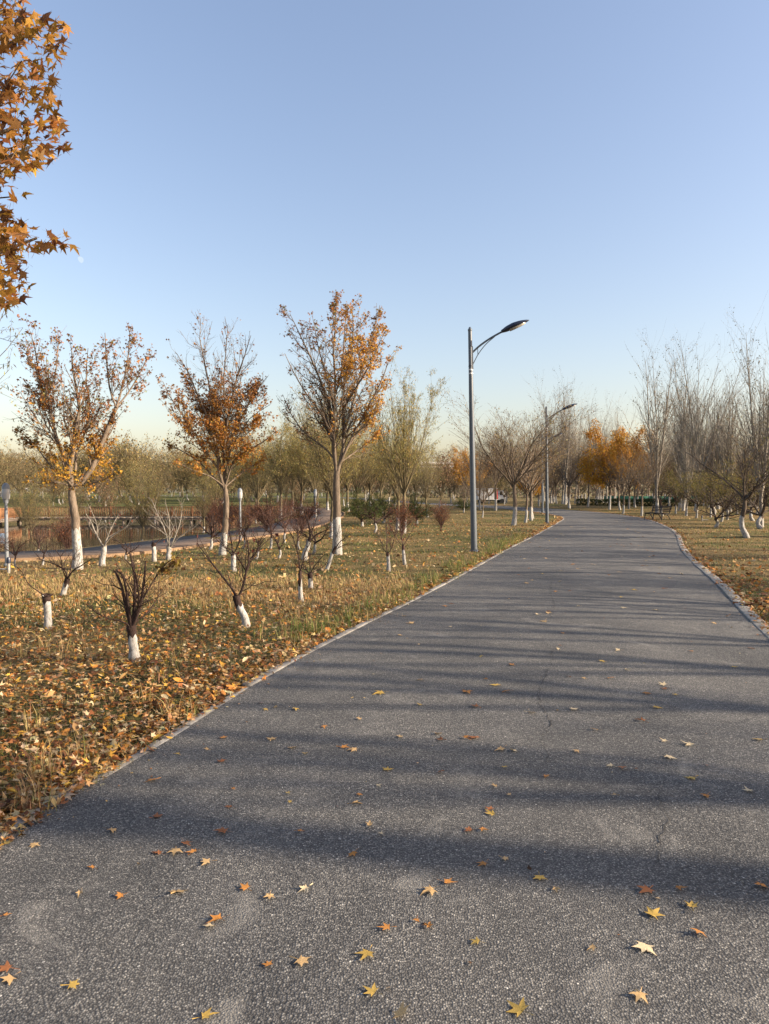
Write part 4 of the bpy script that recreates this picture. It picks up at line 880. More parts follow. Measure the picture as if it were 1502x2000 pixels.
# ------------------------------------------------------------------ pollard willows round the pond, willows, bushes
def pz(px, py, Y):      # a point at depth Y under the pixel, dropped to the terrain
    b = at(px, py, Y); b[2] = ground_z(b[0], b[1]); return b
for px, Y, top, key, lab in [
    (122, 26.0, 925, 'willow2', 'dark bare pollard willow in the reeds left of the curved maple'), (277, 29.5, 872, 'willow0', 'dark pollard willow with long upright shoots on the pond bank'), (397, 31, 900, 'willow2', 'pollard willow with whitewashed foot behind the rust-orange maple'),
    (48, 44, 905, 'willow2', 'left of two small pollards by the boardwalk corner'), (61, 43, 915, 'willow2', 'right of two small pollards by the boardwalk corner'),
    (647, 24.6, 712, 'willow0', 'pollard willow with pale green shoots right behind the tallest maple'), (651.5, 25.8, 745, 'willow1', 'second pollard willow hidden behind the tallest maple trunk'), (788, 27.5, 690, 'willow1', 'tall pale green willow right of the tallest maple'), (776, 30, 770, 'willow0', 'thinner willow stem leaning left beside the tall pale green willow'),
    (548, 44, 792, 'willow1', 'golden green willow between the rust maple and the tallest maple'), (505, 52, 815, 'willow0', 'golden willow behind the rust maple crown'), (590, 50, 790, 'willow1', 'golden willow crown just left of the tallest maple'), (700, 48, 800, 'willow0', 'golden willow crown right behind the green bushes'),
    (745, 56, 812, 'willow1', 'far golden willow between tallest maple and pale green willow'), (835, 46, 838, 'willow2', 'thin bare willow right of the tall pale green willow'), (420, 60, 830, 'willow1', 'golden willow far behind the rust maple trunk'), (470, 68, 838, 'willow1', 'golden willow in the gap right of the rust maple, farther back'), (570, 66, 822, 'willow1', 'golden willow deep between the rust maple and tallest maple'), (615, 44, 800, 'willow1', 'golden willow touching the left side of the tallest maple crown'), (680, 60, 806, 'willow1', 'golden willow seen just right of the tallest maple trunk'), (722, 66, 822, 'willow1', 'golden willow over the dark green bushes, farther back'), (770, 62, 828, 'willow1', 'golden willow behind the tall pale green willow'), (812, 70, 842, 'willow1', 'golden willow far right of the tall pale green willow'), (858, 74, 862, 'thicket2', 'reddish brown tree over the round reddish bush'), (640, 62, 815, 'willow0', 'far golden willow straight behind the tallest maple')]:
    b = at(px, 1000, Y); z = ground_z(b[0], b[1]); b[2] = z
    place(key, 'willow_tree', lab, b, at(px, top, Y)[2] - z, squash=0.80 if top < 780 else 1.0)
for px, py, top, key, nm, lab, sq in [
    (708, 1028, 952, 'shrub_green', 'green_bush', 'dark green evergreen bush with white stems behind the tallest maple', 1.0), (748, 1022, 955, 'shrub_green', 'green_bush', 'dark green evergreen bush, middle of the row behind the maples', 1.0), (815, 1024, 960, 'shrub_green', 'green_bush', 'dull green bush right of the pale green willow', 0.9),
    (860, 1038, 972, 'shrub_red', 'red_bush', 'round reddish brown bush on the lawn left of the nearest street lamp', 0.9), (782, 1046, 968, 'shrub_red', 'red_bush', 'bare reddish bush behind the pair of slender fruit trees', 1.0), (445, 1046, 965, 'shrub_red', 'red_bush', 'dark red bush beyond the path behind the rust maple trunk', 1.1), (585, 1040, 962, 'shrub_red', 'red_bush', 'dark red bush beyond the footpath bend', 1.2), (520, 1040, 966, 'shrub_red', 'red_bush', 'dark red bush inside the footpath curve', 1.2),
    (730, 1005, 962, 'shrub_green', 'green_bush', 'farther dark green bush peeping between the two near ones', 1.1), (905, 1000, 968, 'shrub_green', 'green_bush', 'dull green bush far behind the nearest street lamp', 1.1)]:
    place_px(key, nm, lab, px, py, top, cat='bush', squash=sq)

# ------------------------------------------------------------------ trees beside and beyond the bend of the road
for px, py, top, key, lab in [
    (1003, 1026.5, 743, 'bare0', 'bare spreading tree with thick whitewashed trunk, left of the second street lamp'), (1026, 1021, 800, 'bare2', 'bare tree with leaning white trunk just left of the second street lamp'), (1037, 1016.5, 812, 'bare0', 'bare tree close behind the leaning white trunk near the second lamp'), (1041, 1013, 840, 'bare2', 'thin bare tree hidden behind the pair near the second lamp'),
    (968, 997.5, 810, 'bare1', 'bare tree with white foot beyond the road, left of the spreading tree'), (938, 996, 835, 'bare1', 'thin bare tree beyond the far road, just right of the nearest lamp'), (942, 1011, 900, 'bare2', 'slim sapling with white stem on the lawn right of the nearest lamp'), (906, 1001, 930, 'bare1', 'slim sapling with white stem on the lawn left of the nearest lamp'),
    (1112, 993, 838, 'bare0', 'dark forked bare tree with leaning white foot, right of the second lamp'), (1253, 1008, 850, 'bare1', 'dark leaning bare tree with white foot just left of the bench'), (1217, 1003.5, 862, 'bare1', 'dark slim bare tree in front of the orange tree'), (1211, 996, 850, 'bare2', 'slim bare tree touching the dark slim one before the orange tree'),
    (1283, 1004, 628, 'poplar0', 'tallest poplar with dark seed leaves on top, behind the bench'), (1294, 1008, 930, 'fruit3', 'small fruit tree with white stem right behind the bench'), (1340, 1007.5, 800, 'poplar1', 'pale poplar with straight white foot right of the bench'), (1486, 1030, 575, 'poplar0', 'tall poplar at the right frame edge with dark leaves on top'),
    (1459.7, 1049, 745, 'orchard', 'dark-trunked orchard tree with spreading limbs on a small mound'), (1485, 1032.5, 900, 'peach', 'dark fruit tree at the right edge behind the mound tree'), (1398, 1030, 935, 'peach', 'twisted low fruit tree with crooked white trunk on the right lawn'), (1409, 1019.5, 905, 'green0', 'green-leaved fruit tree behind the crooked white trunk'),
    (1420, 1015, 900, 'green1', 'green-leaved fruit tree with two leaning white stems'), (1360, 1012, 905, 'green0', 'yellow-green fruit tree left of the crooked white trunk'), (1470, 1017, 915, 'peach', 'slender dark fruit tree left of the frame-edge poplar'), (1325, 998, 905, 'green1', 'yellow-green fruit tree farther back right of the bench'),
    (1515, 1024, 850, 'green0', 'golden green fruit tree cut by the right frame edge'), (1440, 1004, 905, 'green0', 'low green fruit tree behind the mound tree')]:
    place_px(key, 'fruit_tree' if key in ('peach', 'orchard', 'green0', 'green1', 'fruit3') else ('poplar_tree' if 'poplar' in key else 'bare_tree'), lab, px, py, top, squash=1.15 if key == 'bare0' else 1.0)
for px, Y, top, key, lab in [(1190, 66, 818, 'orange0', 'bright orange tree, left of the two orange crowns beyond the bend'), (1228, 69, 825, 'orange1', 'orange tree with yellow skirt, right of the two orange crowns beyond the bend'), (912, 82, 872, 'orange1', 'orange-green tree behind the nearest street lamp pole'), (1030, 76, 905, 'orange0', 'low golden tree behind the spreading bare trees'),
    (985, 92, 935, 'green1', 'low yellow-green tree left of the spreading bare tree'), (955, 96, 932, 'green0', 'low yellow-green tree right of the white van')]:
    place(key, 'autumn_tree', lab, pz(px, 1000, Y), (995 - top) / F * Y, squash=0.74 if 'orange' in key else 0.85)

# ------------------------------------------------------------------ far woods, each tree its own
g = np.random.default_rng(77)
ORD = ['first', 'second', 'third', 'fourth', 'fifth', 'sixth', 'seventh', 'eighth', 'ninth', 'tenth', 'eleventh', 'twelfth', 'thirteenth', 'fourteenth', 'fifteenth', 'sixteenth', 'seventeenth', 'eighteenth', 'nineteenth', 'twentieth']
def wood(n, pxr, Yr, hr, kinds, name, label, group, squash=(0.85, 1.15), mind=1.6):
    tries = 0; taken = []
    while len(taken) < n and tries < n * 40:
        tries += 1
        Y = g.uniform(*Yr); px = g.uniform(*pxr); b = at(px, 1000, Y)
        if road_d(np.array([[b[0], b[1]]]))[0] < 1.5: continue
        if any((b[0] - q[0]) ** 2 + (b[1] - q[1]) ** 2 < mind ** 2 for q in taken): continue
        b[2] = ground_z(b[0], b[1]); taken.append(b)
    taken.sort(key=lambda q: q[0] / q[1])
    for k, b in enumerate(taken):
        place(kinds[g.integers(len(kinds))], name, label + (f', {ORD[k]} from left' if n <= 20 else ''), b, g.uniform(*hr), group=group, squash=g.uniform(*squash), g=g)
wood(105, (-80, 680), (84, 150), (4.5, 10.5), ['thicket0', 'thicket1', 'thicket0', 'thicket1', 'willow2'], 'thicket_tree', 'olive-brown tree in the far thicket beyond the boardwalk and pond', 'trees of the far thicket beyond the pond')
wood(20, (600, 960), (78, 150), (6.0, 9.0), ['thicket2', 'thicket1', 'bare1', 'thicket2'], 'thicket_tree', 'reddish brown tree in the far grove behind the first street lamp', 'trees of the far grove behind the first street lamp')
wood(17, (1060, 1215), (92, 135), (14.0, 19.0), ['poplar1', 'poplar2'], 'poplar_tree', 'tall far poplar between second lamp and orange trees', 'far poplars between second lamp and orange trees', squash=(0.75, 0.95))
wood(20, (1300, 1560), (58, 85), (11, 15.5), ['poplar1', 'poplar2'], 'poplar_tree', 'pale bare poplar in the row right of the bench', 'poplar row right of the bench', squash=(0.8, 1.05), mind=2.0)
wood(46, (960, 1580), (70, 120), (6.5, 10), ['bare0', 'bare1', 'bare2'], 'bare_tree', 'bare whitewashed tree in the grid of the wood beyond the road bend', 'whitewashed trees of the wood beyond the bend', mind=2.2)
wood(34, (860, 1580), (120, 190), (8, 12), ['bare2', 'bare1', 'poplar2', 'thicket2'], 'bare_tree', 'bare tree at the back of the wood beyond the hedge', 'back rows of the wood beyond the hedge', mind=2.5)
wood(6, (1280, 1560), (44, 60), (3.2, 4.6), ['green0', 'green1', 'peach'], 'fruit_tree', 'fruit tree in the young orchard right of the bench', 'young orchard right of the bench', mind=2.4)
wood(18, (60, 640), (64, 80), (3.5, 6.5), ['thicket1', 'willow2', 'thicket2'], 'thicket_tree', 'brown thicket tree on the far bank of the pond', 'trees on the far bank of the pond')
done = []
while len(done) < 18:
    Y = g.uniform(21, 58); px = g.uniform(395, 640) if len(done) < 14 else g.uniform(60, 170); b = at(px, 1000, Y)
    q2 = np.array([[b[0], b[1]]]); dq = pdist(q2, PC)[0]
    if not inpoly(q2, PONDPOLY)[0] or dq < 2.4 or ground_z(b[0], b[1]) < -1.0 or road_d(q2)[0] < 1: continue
    if (170 < px < 310 and Y > 26) : continue
    b[2] = ground_z(b[0], b[1]); done.append(b)
done.sort(key=lambda q: q[0] / q[1])
for k, b in enumerate(done): place(['shrub_red', 'redtree', 'shrub_red', 'thicket1'][g.integers(4)], 'bank_shrub', f'tangled brown shrub on the pond bank beyond the footpath, {ORD[k]} from left', b, g.uniform(1.0, 1.9), group='tangled shrubs on the pond bank', cat='bush', g=g)
# trees that stand beside the road out of the picture; their long shadows cross it
sx, sy = math.sin(SUN_AZ), math.cos(SUN_AZ)
ORDV = ORD + ['twenty-first', 'twenty-second', 'twenty-third', 'twenty-fourth']
for k, (rx, ry, t, key, h) in enumerate([(1.6, 2.78, 9.5, 'verge0', 14.5), (2.4, 3.75, 8.0, 'verge1', 9), (2.6, 4.6, 10.5, 'bare2', 5.4), (2.6, 5.1, 8.0, 'verge2', 9.5), (3.2, 6.3, 8, 'verge0', 9), (3.4, 7.6, 7.5, 'verge1', 7.5), (3.8, 9.2, 8, 'verge2', 7.5), (4.2, 10.4, 7, 'verge0', 7), (4.6, 12.0, 9, 'bare1', 6.0),
        (5.2, 13.9, 7, 'verge2', 7.5), (6, 16.0, 8, 'verge0', 8), (6.6, 17.8, 9, 'bare1', 6.5), (7.4, 20.2, 8, 'verge2', 8), (8.4, 22.6, 8.5, 'verge0', 8), (9, 25, 9, 'verge1', 8), (10.4, 28, 9, 'bare1', 7.5), (12, 32, 10, 'verge2', 8), (2.0, 0.2, 9, 'verge2', 7), (2.0, -2.4, 9, 'verge1', 6.5), (5.5, 9.4, 15, 'bare1', 6), (7.5, 14.5, 15, 'bare1', 6.5), (9.5, 19.2, 15, 'bare1', 6.5), (4.5, 5.9, 16, 'bare1', 6)]):
    b = np.array([rx + sx * t, ry + sy * t, 0.0]); 
    if b[0] < 0.56 * b[1] + 1.2: continue
    b[2] = ground_z(b[0], b[1])
    place(key, 'verge_tree', f'bare whitewashed tree along the right verge, {ORDV[k]} along the row from the near end', b, h, group='trees along the right verge', g=g)

# ------------------------------------------------------------------ overhanging maple at the upper left
g = np.random.default_rng(301)
tb = np.array([-4.3, 3.4, 0.0]); tb[2] = ground_z(tb[0], tb[1])
ov = thing('overhanging_maple', 'maple with golden brown star leaves overhanging from the upper left corner', 'tree', tuple(tb))
a_, b_ = trunk_meshes([(0, 0, 0), (0.02, 0, 0.8), (-0.05, 0.05, 1.6), (0, 0, 2.3), (0.0, 0.05, 3.2), (0.05, 0.05, 4.6), (0, 0.1, 5.8)], [0.19, 0.15, 0.14, 0.13, 0.10, 0.06, 0.02], 1.0, M_BARK, 12, True, g)
tk = obj('trunk', b_, ov); obj('whitewashed_base', a_, tk)
tg = [(120, 60, 3.5, 2.6), (60, 20, 3.9, 3.0), (105, 235, 3.4, 2.3), (40, 160, 3.8, 2.5), (110, 285, 3.7, 2.1), (45, 385, 3.4, 1.9), (120, 465, 3.6, 1.9), (40, 560, 3.5, 1.7), (-120, 300, 3.2, 2.0), (-200, 100, 3.6, 2.6), (-150, 500, 3.9, 1.7), (-60, -150, 3.6, 3.2), (-900, 200, 3.6, 2.3), (-1000, -100, 3.2, 3.0), (-600, -300, 4.4, 3.4), (-500, -250, 2.6, 3.2), (-700, 50, 4.6, 2.6)]
lines = []
for px, py, Y, z0 in [(q[0] - 48, *q[1:]) for q in tg]:
    e = at(px, py, Y) - tb; s0 = np.array([0, 0.03, z0]); md = s0 * 0.5 + e * 0.5 + np.array([0, 0, -0.05 if e[2] > s0[2] else 0.12]); lines.append((np.array([s0, md, e]), 0.030, 0.006))
P0, R0 = batch(lines, 10)
P1, R1 = grow(g, P0, R0, 120, 0.3, 0.95, (25, 60), 0.16, 0.3, 0.02, 0.1, 5, 0.5, 0.0030, 0.5)
bx = np.array([-160, 0, 20, 50, 100, 130, 170, 220, 240, 265, 290, 320, 338, 352, 375, 395, 420, 440, 460, 482, 498, 530, 560, 590, 605, 625]); by = np.array([200, 45, 58, 148, 138, 108, 112, 118, 126, 128, 132, 95, 42, 18, 58, 42, 26, 70, 132, 146, 50, 55, 62, 45, 15, -40])
def reach(P):       # keep only twigs that end inside the leafy crown
    e = P[:, -1] + tb; dy = e[:, 1] * math.cos(PITCH) - (e[:, 2] - CAM_H) * math.sin(PITCH); uy = e[:, 1] * math.sin(PITCH) + (e[:, 2] - CAM_H) * math.cos(PITCH)
    qx = 751 + F * e[:, 0] / dy; qy = 1000 - F * uy / dy; return (qx < np.interp(qy, bx, by) - 14) & (qy < 606)
k_ = reach(P1); P1, R1 = P1[k_], R1[k_]
P2, R2 = grow(g, np.concatenate([resample_b(P0, 5), P1]), np.concatenate([resample_r(R0, 5), R1]), 420, 0.3, 0.95, (25, 65), 0.22, 0.3, 0.0, 0.12, 4, 0.5, 0.0018, 0.6)
k_ = reach(P2); P2, R2 = P2[k_], R2[k_]
obj('branches', mesh_branches([((P0, R0), 7), ((P1, R1), 5), ((P2, R2), 3)], 'branches', M_BARK), ov)
bx = np.array([-160, 0, 20, 50, 100, 130, 170, 220, 240, 265, 290, 320, 338, 352, 375, 395, 420, 440, 460, 482, 498, 530, 560, 590, 605, 625]); by = np.array([200, 45, 58, 148, 138, 108, 112, 118, 126, 128, 132, 95, 42, 18, 58, 42, 26, 70, 132, 146, 50, 55, 62, 45, 15, -40])
n = 5200; py = g.uniform(-150, 606, n); px = g.uniform(-420, 152, n); keep = px < np.interp(py, bx, by) + g.normal(-6, 5, n)
hole = wob(np.c_[px * 0.022, py * 0.030, np.zeros(n)], 0.9) + g.normal(0, 0.25, n)
keep &= (hole > -0.6); px, py = px[keep], py[keep]; Yd = g.uniform(3.15, 4.15, len(px))
cnt = (px > -60).sum()
inv = np.where((px > -22) & (py > -22))[0]; order = g.permutation(inv)[:760]; rest = np.setdiff1d(np.arange(len(px)), inv); rest = g.permutation(rest)[:1500]
M_OV = [mesh('leaf', v * 1.0, f, [M_LEAFO]) for v, f in HERO]
OVC = [(0.36, 0.18, 0.028), (0.29, 0.13, 0.026), (0.21, 0.09, 0.026), (0.42, 0.23, 0.035), (0.15, 0.065, 0.025)]
def ovpose(n): return g.uniform(0, 6.28, n), g.normal(1.15, 0.45, n), g.uniform(0, 6.28, n)
yw, tl_, rl = ovpose(len(px))
cc = pal(g, len(px), OVC, [3, 3, 2.4, 1.6, 1.2], 0.2); shown = 0
W = np.array([at(px[j], py[j], Yd[j]) for j in range(len(px))]) - tb
for j in order[:300]:
    o = bpy.data.objects.new('leaf', M_OV[j % 8]); COL.objects.link(o); o.parent = ov
    o.location = W[j]; o.rotation_euler = (Matrix.Rotation(g.normal(0, 0.7), 3, 'Z') @ Matrix.Rotation(tl_[j], 3, 'X') @ Matrix.Rotation(rl[j], 3, 'Z')).to_euler()
    sz_ = g.uniform(0.042, 0.066); o.scale = (sz_,) * 3; o.color = (*cc[j], 1)
ii = np.concatenate([order[300:], rest])
fo = obj('foliage', scatter(HERO, W[ii], rots(g.normal(0, 0.7, len(ii)), tl_[ii], rl[ii]), g.uniform(0.040, 0.062, len(ii)), cc[ii], 'foliage', M_LEAF), ov, kind='stuff')
# leaves over the rest of the crown, out of the picture
p = tips(g, np.concatenate([P1[:, :4], P2]), 1500, 0.2, 1.0, 0.06); p = p[(p + tb)[:, 0] < -0.62 * (p + tb)[:, 1]]
obj('foliage', scatter(HERO, p, rots(g.uniform(0, 6.28, len(p)), g.normal(1.1, 0.5, len(p)), g.uniform(0, 6.28, len(p))), g.uniform(0.04, 0.062, len(p)), pal(g, len(p), OVC, None, 0.2), 'foliage', M_LEAF), ov, kind='stuff')
# willow off the left edge, its thin shoots reaching into the picture
g = np.random.default_rng(302); wb_ = np.array([-9.6, 11.5, 0.0])
lines = [(local(wb_, q), 0.014, 0.0035) for q in ([(-150, 1000, 0), (-120, 860, 0), (-50, 700, 0), (12, 610, 0), (20, 575, 0)], [(-150, 1000, 0), (-110, 850, 0), (-40, 740, 0.2), (15, 680, 0.3), (45, 640, 0.3)], [(-150, 1000, 0), (-100, 800, 0.2), (-20, 672, 0.2), (22, 665, 0.2), (50, 676, 0.2)], [(-150, 1000, 0), (-90, 880, -0.2), (-30, 780, -0.3), (0, 738, -0.3), (18, 722, -0.3)], [(-150, 1000, 0), (-180, 800, 0.2), (-160, 600, 0.4)], [(-150, 1000, 0), (-240, 850, -0.4), (-300, 640, -0.6)])]
P0, R0 = batch(lines, 9); P1, R1 = grow(g, P0, R0, 40, 0.4, 1.0, (20, 50), 0.22, 0.3, 0.0, 0.12, 6, 0.6, 0.003, 0.5)
cr = leaves(g, tips(g, np.concatenate([resample_b(P0[:, 5:], 4), resample_b(P1, 4)]), 240, 0.2, 1.0, 0.02), 'lance', 0.085, [(0.26, 0.26, 0.13), (0.30, 0.24, 0.13)], None, droop=1.4)
tree('willow_tree', 'willow at the left edge with thin grey-green shoots below the overhanging maple', wb_, [(0, 0, 0), (0, 0, 0.7), (0.1, 0, 1.0)] if False else list(np.array([[0, 0, 0], [0.1, 0, 0.5], [0.2, 0, 0.9], local(wb_, [(-150, 1000, 0)])[0]])), [0.16, 0.13, 0.12, 0.08], 0.6, [((P0, R0), 6), ((P1, R1), 3)], cr, M_WILLOW, True, None, 'tree', 10, g)

# ------------------------------------------------------------------ street lamps
M_POLE = simple('lamp_grey_paint', (0.078, 0.094, 0.110), 0.42, 0.0, 0.08, 3, spec=0.5)
M_HEAD = simple('lamp_head_navy', (0.018, 0.024, 0.045), 0.35, 0.0, 0.1, 3, spec=0.5)
m, nt, b, out = mat('lamp_glass'); b.inputs['Base Color'].default_value = (0.45, 0.42, 0.36, 1); b.inputs['Roughness'].default_value = 0.15; M_GLASS = m
M_BAND = simple('lamp_pale_band', (0.55, 0.55, 0.53), 0.5)
def street_lamp(label, loc, rotz, lean, H):
    t = thing('street_lamp', label, 'street lamp', tuple(loc), 0.0, 'street lamps along the left kerb'); s = H / 6.0; t.scale = (s, s, s); t.rotation_euler = (0, lean, rotz)
    MB().lathe([(0.088, -0.05), (0.086, 0.5), (0.078, 2.0), (0.066, 4.0), (0.056, 5.1), (0.052, 5.99)], 20).build('pole', M_POLE, t, True)
    c = MB(); c.lathe([(0.13, 0.0), (0.13, 0.02), (0.10, 0.035)], 20)
    for k in range(4): c.lathe([(0.014, 0.02), (0.014, 0.06)], 6, (0.11 * math.cos(k * 1.57 + 0.8), 0.11 * math.sin(k * 1.57 + 0.8), 0))
    c.build('base_plate', M_POLE, t, True)
    MB().lathe([(0.054, 5.98), (0.058, 6.0), (0.058, 6.03), (0.04, 6.05), (0.032, 6.08), (0.01, 6.10)], 16).build('finial', M_POLE, t, True)
    for z in (4.82, 4.92, 5.02): MB().lathe([(0.060, z), (0.060, z + 0.035)], 16).build('ring', M_BAND if z < 5 else M_HEAD, t, True)
    MB().box((0.055, 0, 5.26), (0.035, 0.07, 0.62)).build('bracket', M_POLE, t, bevel=0.006)
    MB().tube(smoothline(np.array([(0.05, 0, 5.40), (0.24, 0, 5.56), (0.52, 0, 5.74), (0.80, 0, 5.88), (0.90, 0, 5.92)]), 14), 0.026, 10).build('arm', M_POLE, t, True)
    b2 = MB(); b2.tube(smoothline(np.array([(0.06, 0, 5.08), (0.22, 0, 5.36), (0.42, 0, 5.60), (0.66, 0, 5.79)]), 12), 0.012, 8); b2.tube([(0.20, 0, 5.53), (0.20, 0, 5.33)], 0.009, 6); b2.build('brace', M_POLE, t, True)
    # head: lofted flat teardrop
    L = 0.78; st = np.linspace(0, 1, 13); V = []; nn = 16
    wv = np.interp(st, [0, .06, .2, .45, .7, .9, 1], [0.05, 0.07, 0.12, 0.165, 0.14, 0.07, 0.012]); up = np.interp(st, [0, .06, .2, .45, .7, .9, 1], [0.04, 0.05, 0.085, 0.105, 0.085, 0.045, 0.01]); dn = np.interp(st, [0, .06, .2, .45, .7, .9, 1], [0.035, 0.045, 0.06, 0.05, 0.04, 0.02, 0.006])
    for x, w, u_, d_ in zip(st, wv, up, dn):
        for k in range(nn):
            a = 2 * math.pi * k / nn; z = math.sin(a); V.append((x * L, w * math.cos(a), z * (u_ if z > 0 else d_)))
    hb = MB(); hb.add(V, [(j * nn + k, j * nn + (k + 1) % nn, (j + 1) * nn + (k + 1) % nn, (j + 1) * nn + k) for j in range(12) for k in range(nn)] + [tuple(range(nn))[::-1], tuple(range(12 * nn, 13 * nn))])
    h = hb.build('lamp_head', M_HEAD, t, True); h.location = (0.84, 0, 5.91); h.rotation_euler = (0, -math.radians(19), 0)
    gl = MB(); gl.add([(x * L, sg * w * 0.72, -d - 0.006) for x, w, d in ((0.28, .135, .058), (0.45, .165, .052), (0.7, .14, .042), (0.85, .09, .03)) for sg in (-1, 1)] + [(x * L, sg * w * 0.6, -d + 0.02) for x, w, d in ((0.28, .135, .058), (0.45, .165, .052), (0.7, .14, .042), (0.85, .09, .03)) for sg in (-1, 1)],
        [(0, 1, 3, 2), (2, 3, 5, 4), (4, 5, 7, 6), (0, 2, 10, 8), (2, 4, 12, 10), (4, 6, 14, 12), (1, 9, 11, 3), (3, 11, 13, 5), (5, 13, 15, 7), (0, 8, 9, 1), (6, 7, 15, 14)])
    gl.build('lens', M_GLASS, h)
    return t
for px, py, top, lean, lab in [(926, 1077, 645, -0.022, 'nearest and tallest grey street lamp with dark arched head'), (1068.5, 1022, 797, -0.012, 'second grey street lamp, at the inner corner of the bend'), (1059.5, 1002, 852, -0.01, 'third street lamp, partly hidden behind the second pole')]:
    b = foot(px, py); street_lamp(lab, b, -0.22, lean, at(px, top, b[1])[2] - b[2])

# ------------------------------------------------------------------ globe lamps by the footpath
M_LGREY = simple('garden_lamp_grey', (0.20, 0.215, 0.23), 0.5, 0, 0.08)
m, nt, b, out = mat('frosted_acrylic'); b.inputs['Base Color'].default_value = (0.42, 0.42, 0.41, 1); b.inputs['Roughness'].default_value = 0.25; b.inputs['Transmission Weight'].default_value = 0.15; M_FROST = m
def garden_lamp(label, base, H):
    t = thing('garden_lamp', label, 'garden lamp', tuple(base), 0, 'globe lamps along the footpath'); s = H / 1.85; t.scale = (s,) * 3
    MB().lathe([(0.06, -0.05), (0.06, 0.03), (0.042, 0.05), (0.040, 0.55), (0.034, 1.2), (0.030, 1.40)], 14).build('pole', M_LGREY, t, True)
    MB().lathe([(0.032, 1.38), (0.05, 1.42), (0.055, 1.46), (0.075, 1.50)], 14).build('socket', M_LGREY, t, True)
    MB().lathe([(0.074, 1.49), (0.088, 1.56), (0.088, 1.66), (0.078, 1.72)], 14).build('globe', M_FROST, t, True)
    MB().lathe([(0.086, 1.715), (0.082, 1.76), (0.055, 1.82), (0.015, 1.85)], 14).build('cap', M_LGREY, t, True)
for px, Y, top, bot, lab in [(12, 15.3, 943, 1111, 'pale globe garden lamp standing at the left edge of the picture'), (469, 23.2, 953, 1066, 'globe garden lamp beside the footpath, right of the rust maple'), (616, 36, 955, 1022, 'farther globe garden lamp inside the footpath bend')]:
    b = pz(px, 1000, Y); garden_lamp(lab, b, at(px, top, Y)[2] - b[2])
def standpipe(label, px, py, dirx):
    b = foot(px, py); t = thing('water_standpipe', label, 'standpipe', tuple(b))
    MB().lathe([(0.030, -0.05), (0.030, 0.19), (0.034, 0.20)], 12).build('post', M_WHITE, t, True); MB().lathe([(0.040, 0.19), (0.042, 0.26), (0.03, 0.30), (0.012, 0.31)], 12).build('valve_cap', M_HEAD, t, True)
    MB().tube([(0, 0, 0.07), (dirx * 0.16, 0, 0.075), (dirx * 0.34, 0.02, 0.07)], 0.02, 8).build('side_pipe', M_WHITE, t, True)
standpipe('short white standpipe with black cap at the foot of the globe lamp', 17, 1119, -1)
standpipe('short white standpipe with black cap on the right lawn beyond the bench', 1371, 1018, 1)

# ------------------------------------------------------------------ bench
M_IRON = simple('cast_iron_black', (0.012, 0.011, 0.011), 0.5, 0, 0.1, spec=0.4); M_SLAT = simple('bench_wood', (0.055, 0.038, 0.028), 0.7, 0, 0.25, 12, 0.2)
b = foot(1275, 1016.5); bt = thing('park_bench', 'black iron park bench with wooden slats at the outer side of the bend', 'bench', tuple(b + np.array([0.35, 0.3, 0])), math.radians(-70)); bt.scale = (0.98,) * 3
for x in (-0.72, 0, 0.72):
    q = MB(); q.tube(smoothline(np.array([(x, -0.30, 0.0), (x, -0.27, 0.2), (x, -0.22, 0.40)]), 6), 0.028, 8); q.build('leg', M_IRON, bt, True)
    q = MB(); q.tube(smoothline(np.array([(x, 0.36, 0.0), (x, 0.24, 0.2), (x, 0.10, 0.36)]), 6), 0.028, 8); q.build('leg', M_IRON, bt, True)
    q = MB(); q.tube(smoothline(np.array([(x, -0.28, 0.42), (x, -0.1, 0.38), (x, 0.12, 0.37), (x, 0.26, 0.42), (x, 0.28, 0.56), (x, 0.34, 0.72), (x, 0.40, 0.86)]), 16), 0.024, 8); q.build('frame', M_IRON, bt, True)
for k in range(5): MB().box((0, -0.26 + 0.105 * k, 0.435 - 0.012 * math.sin(k)), (1.62, 0.07, 0.028)).build('slat', M_SLAT, bt, bevel=0.005)
for k in range(4): MB().box((0, 0.285 + 0.036 * k, 0.55 + 0.09 * k), (1.62, 0.026, 0.065), M=Matrix.Rotation(-0.38, 3, 'X')).build('slat', M_SLAT, bt, bevel=0.005)

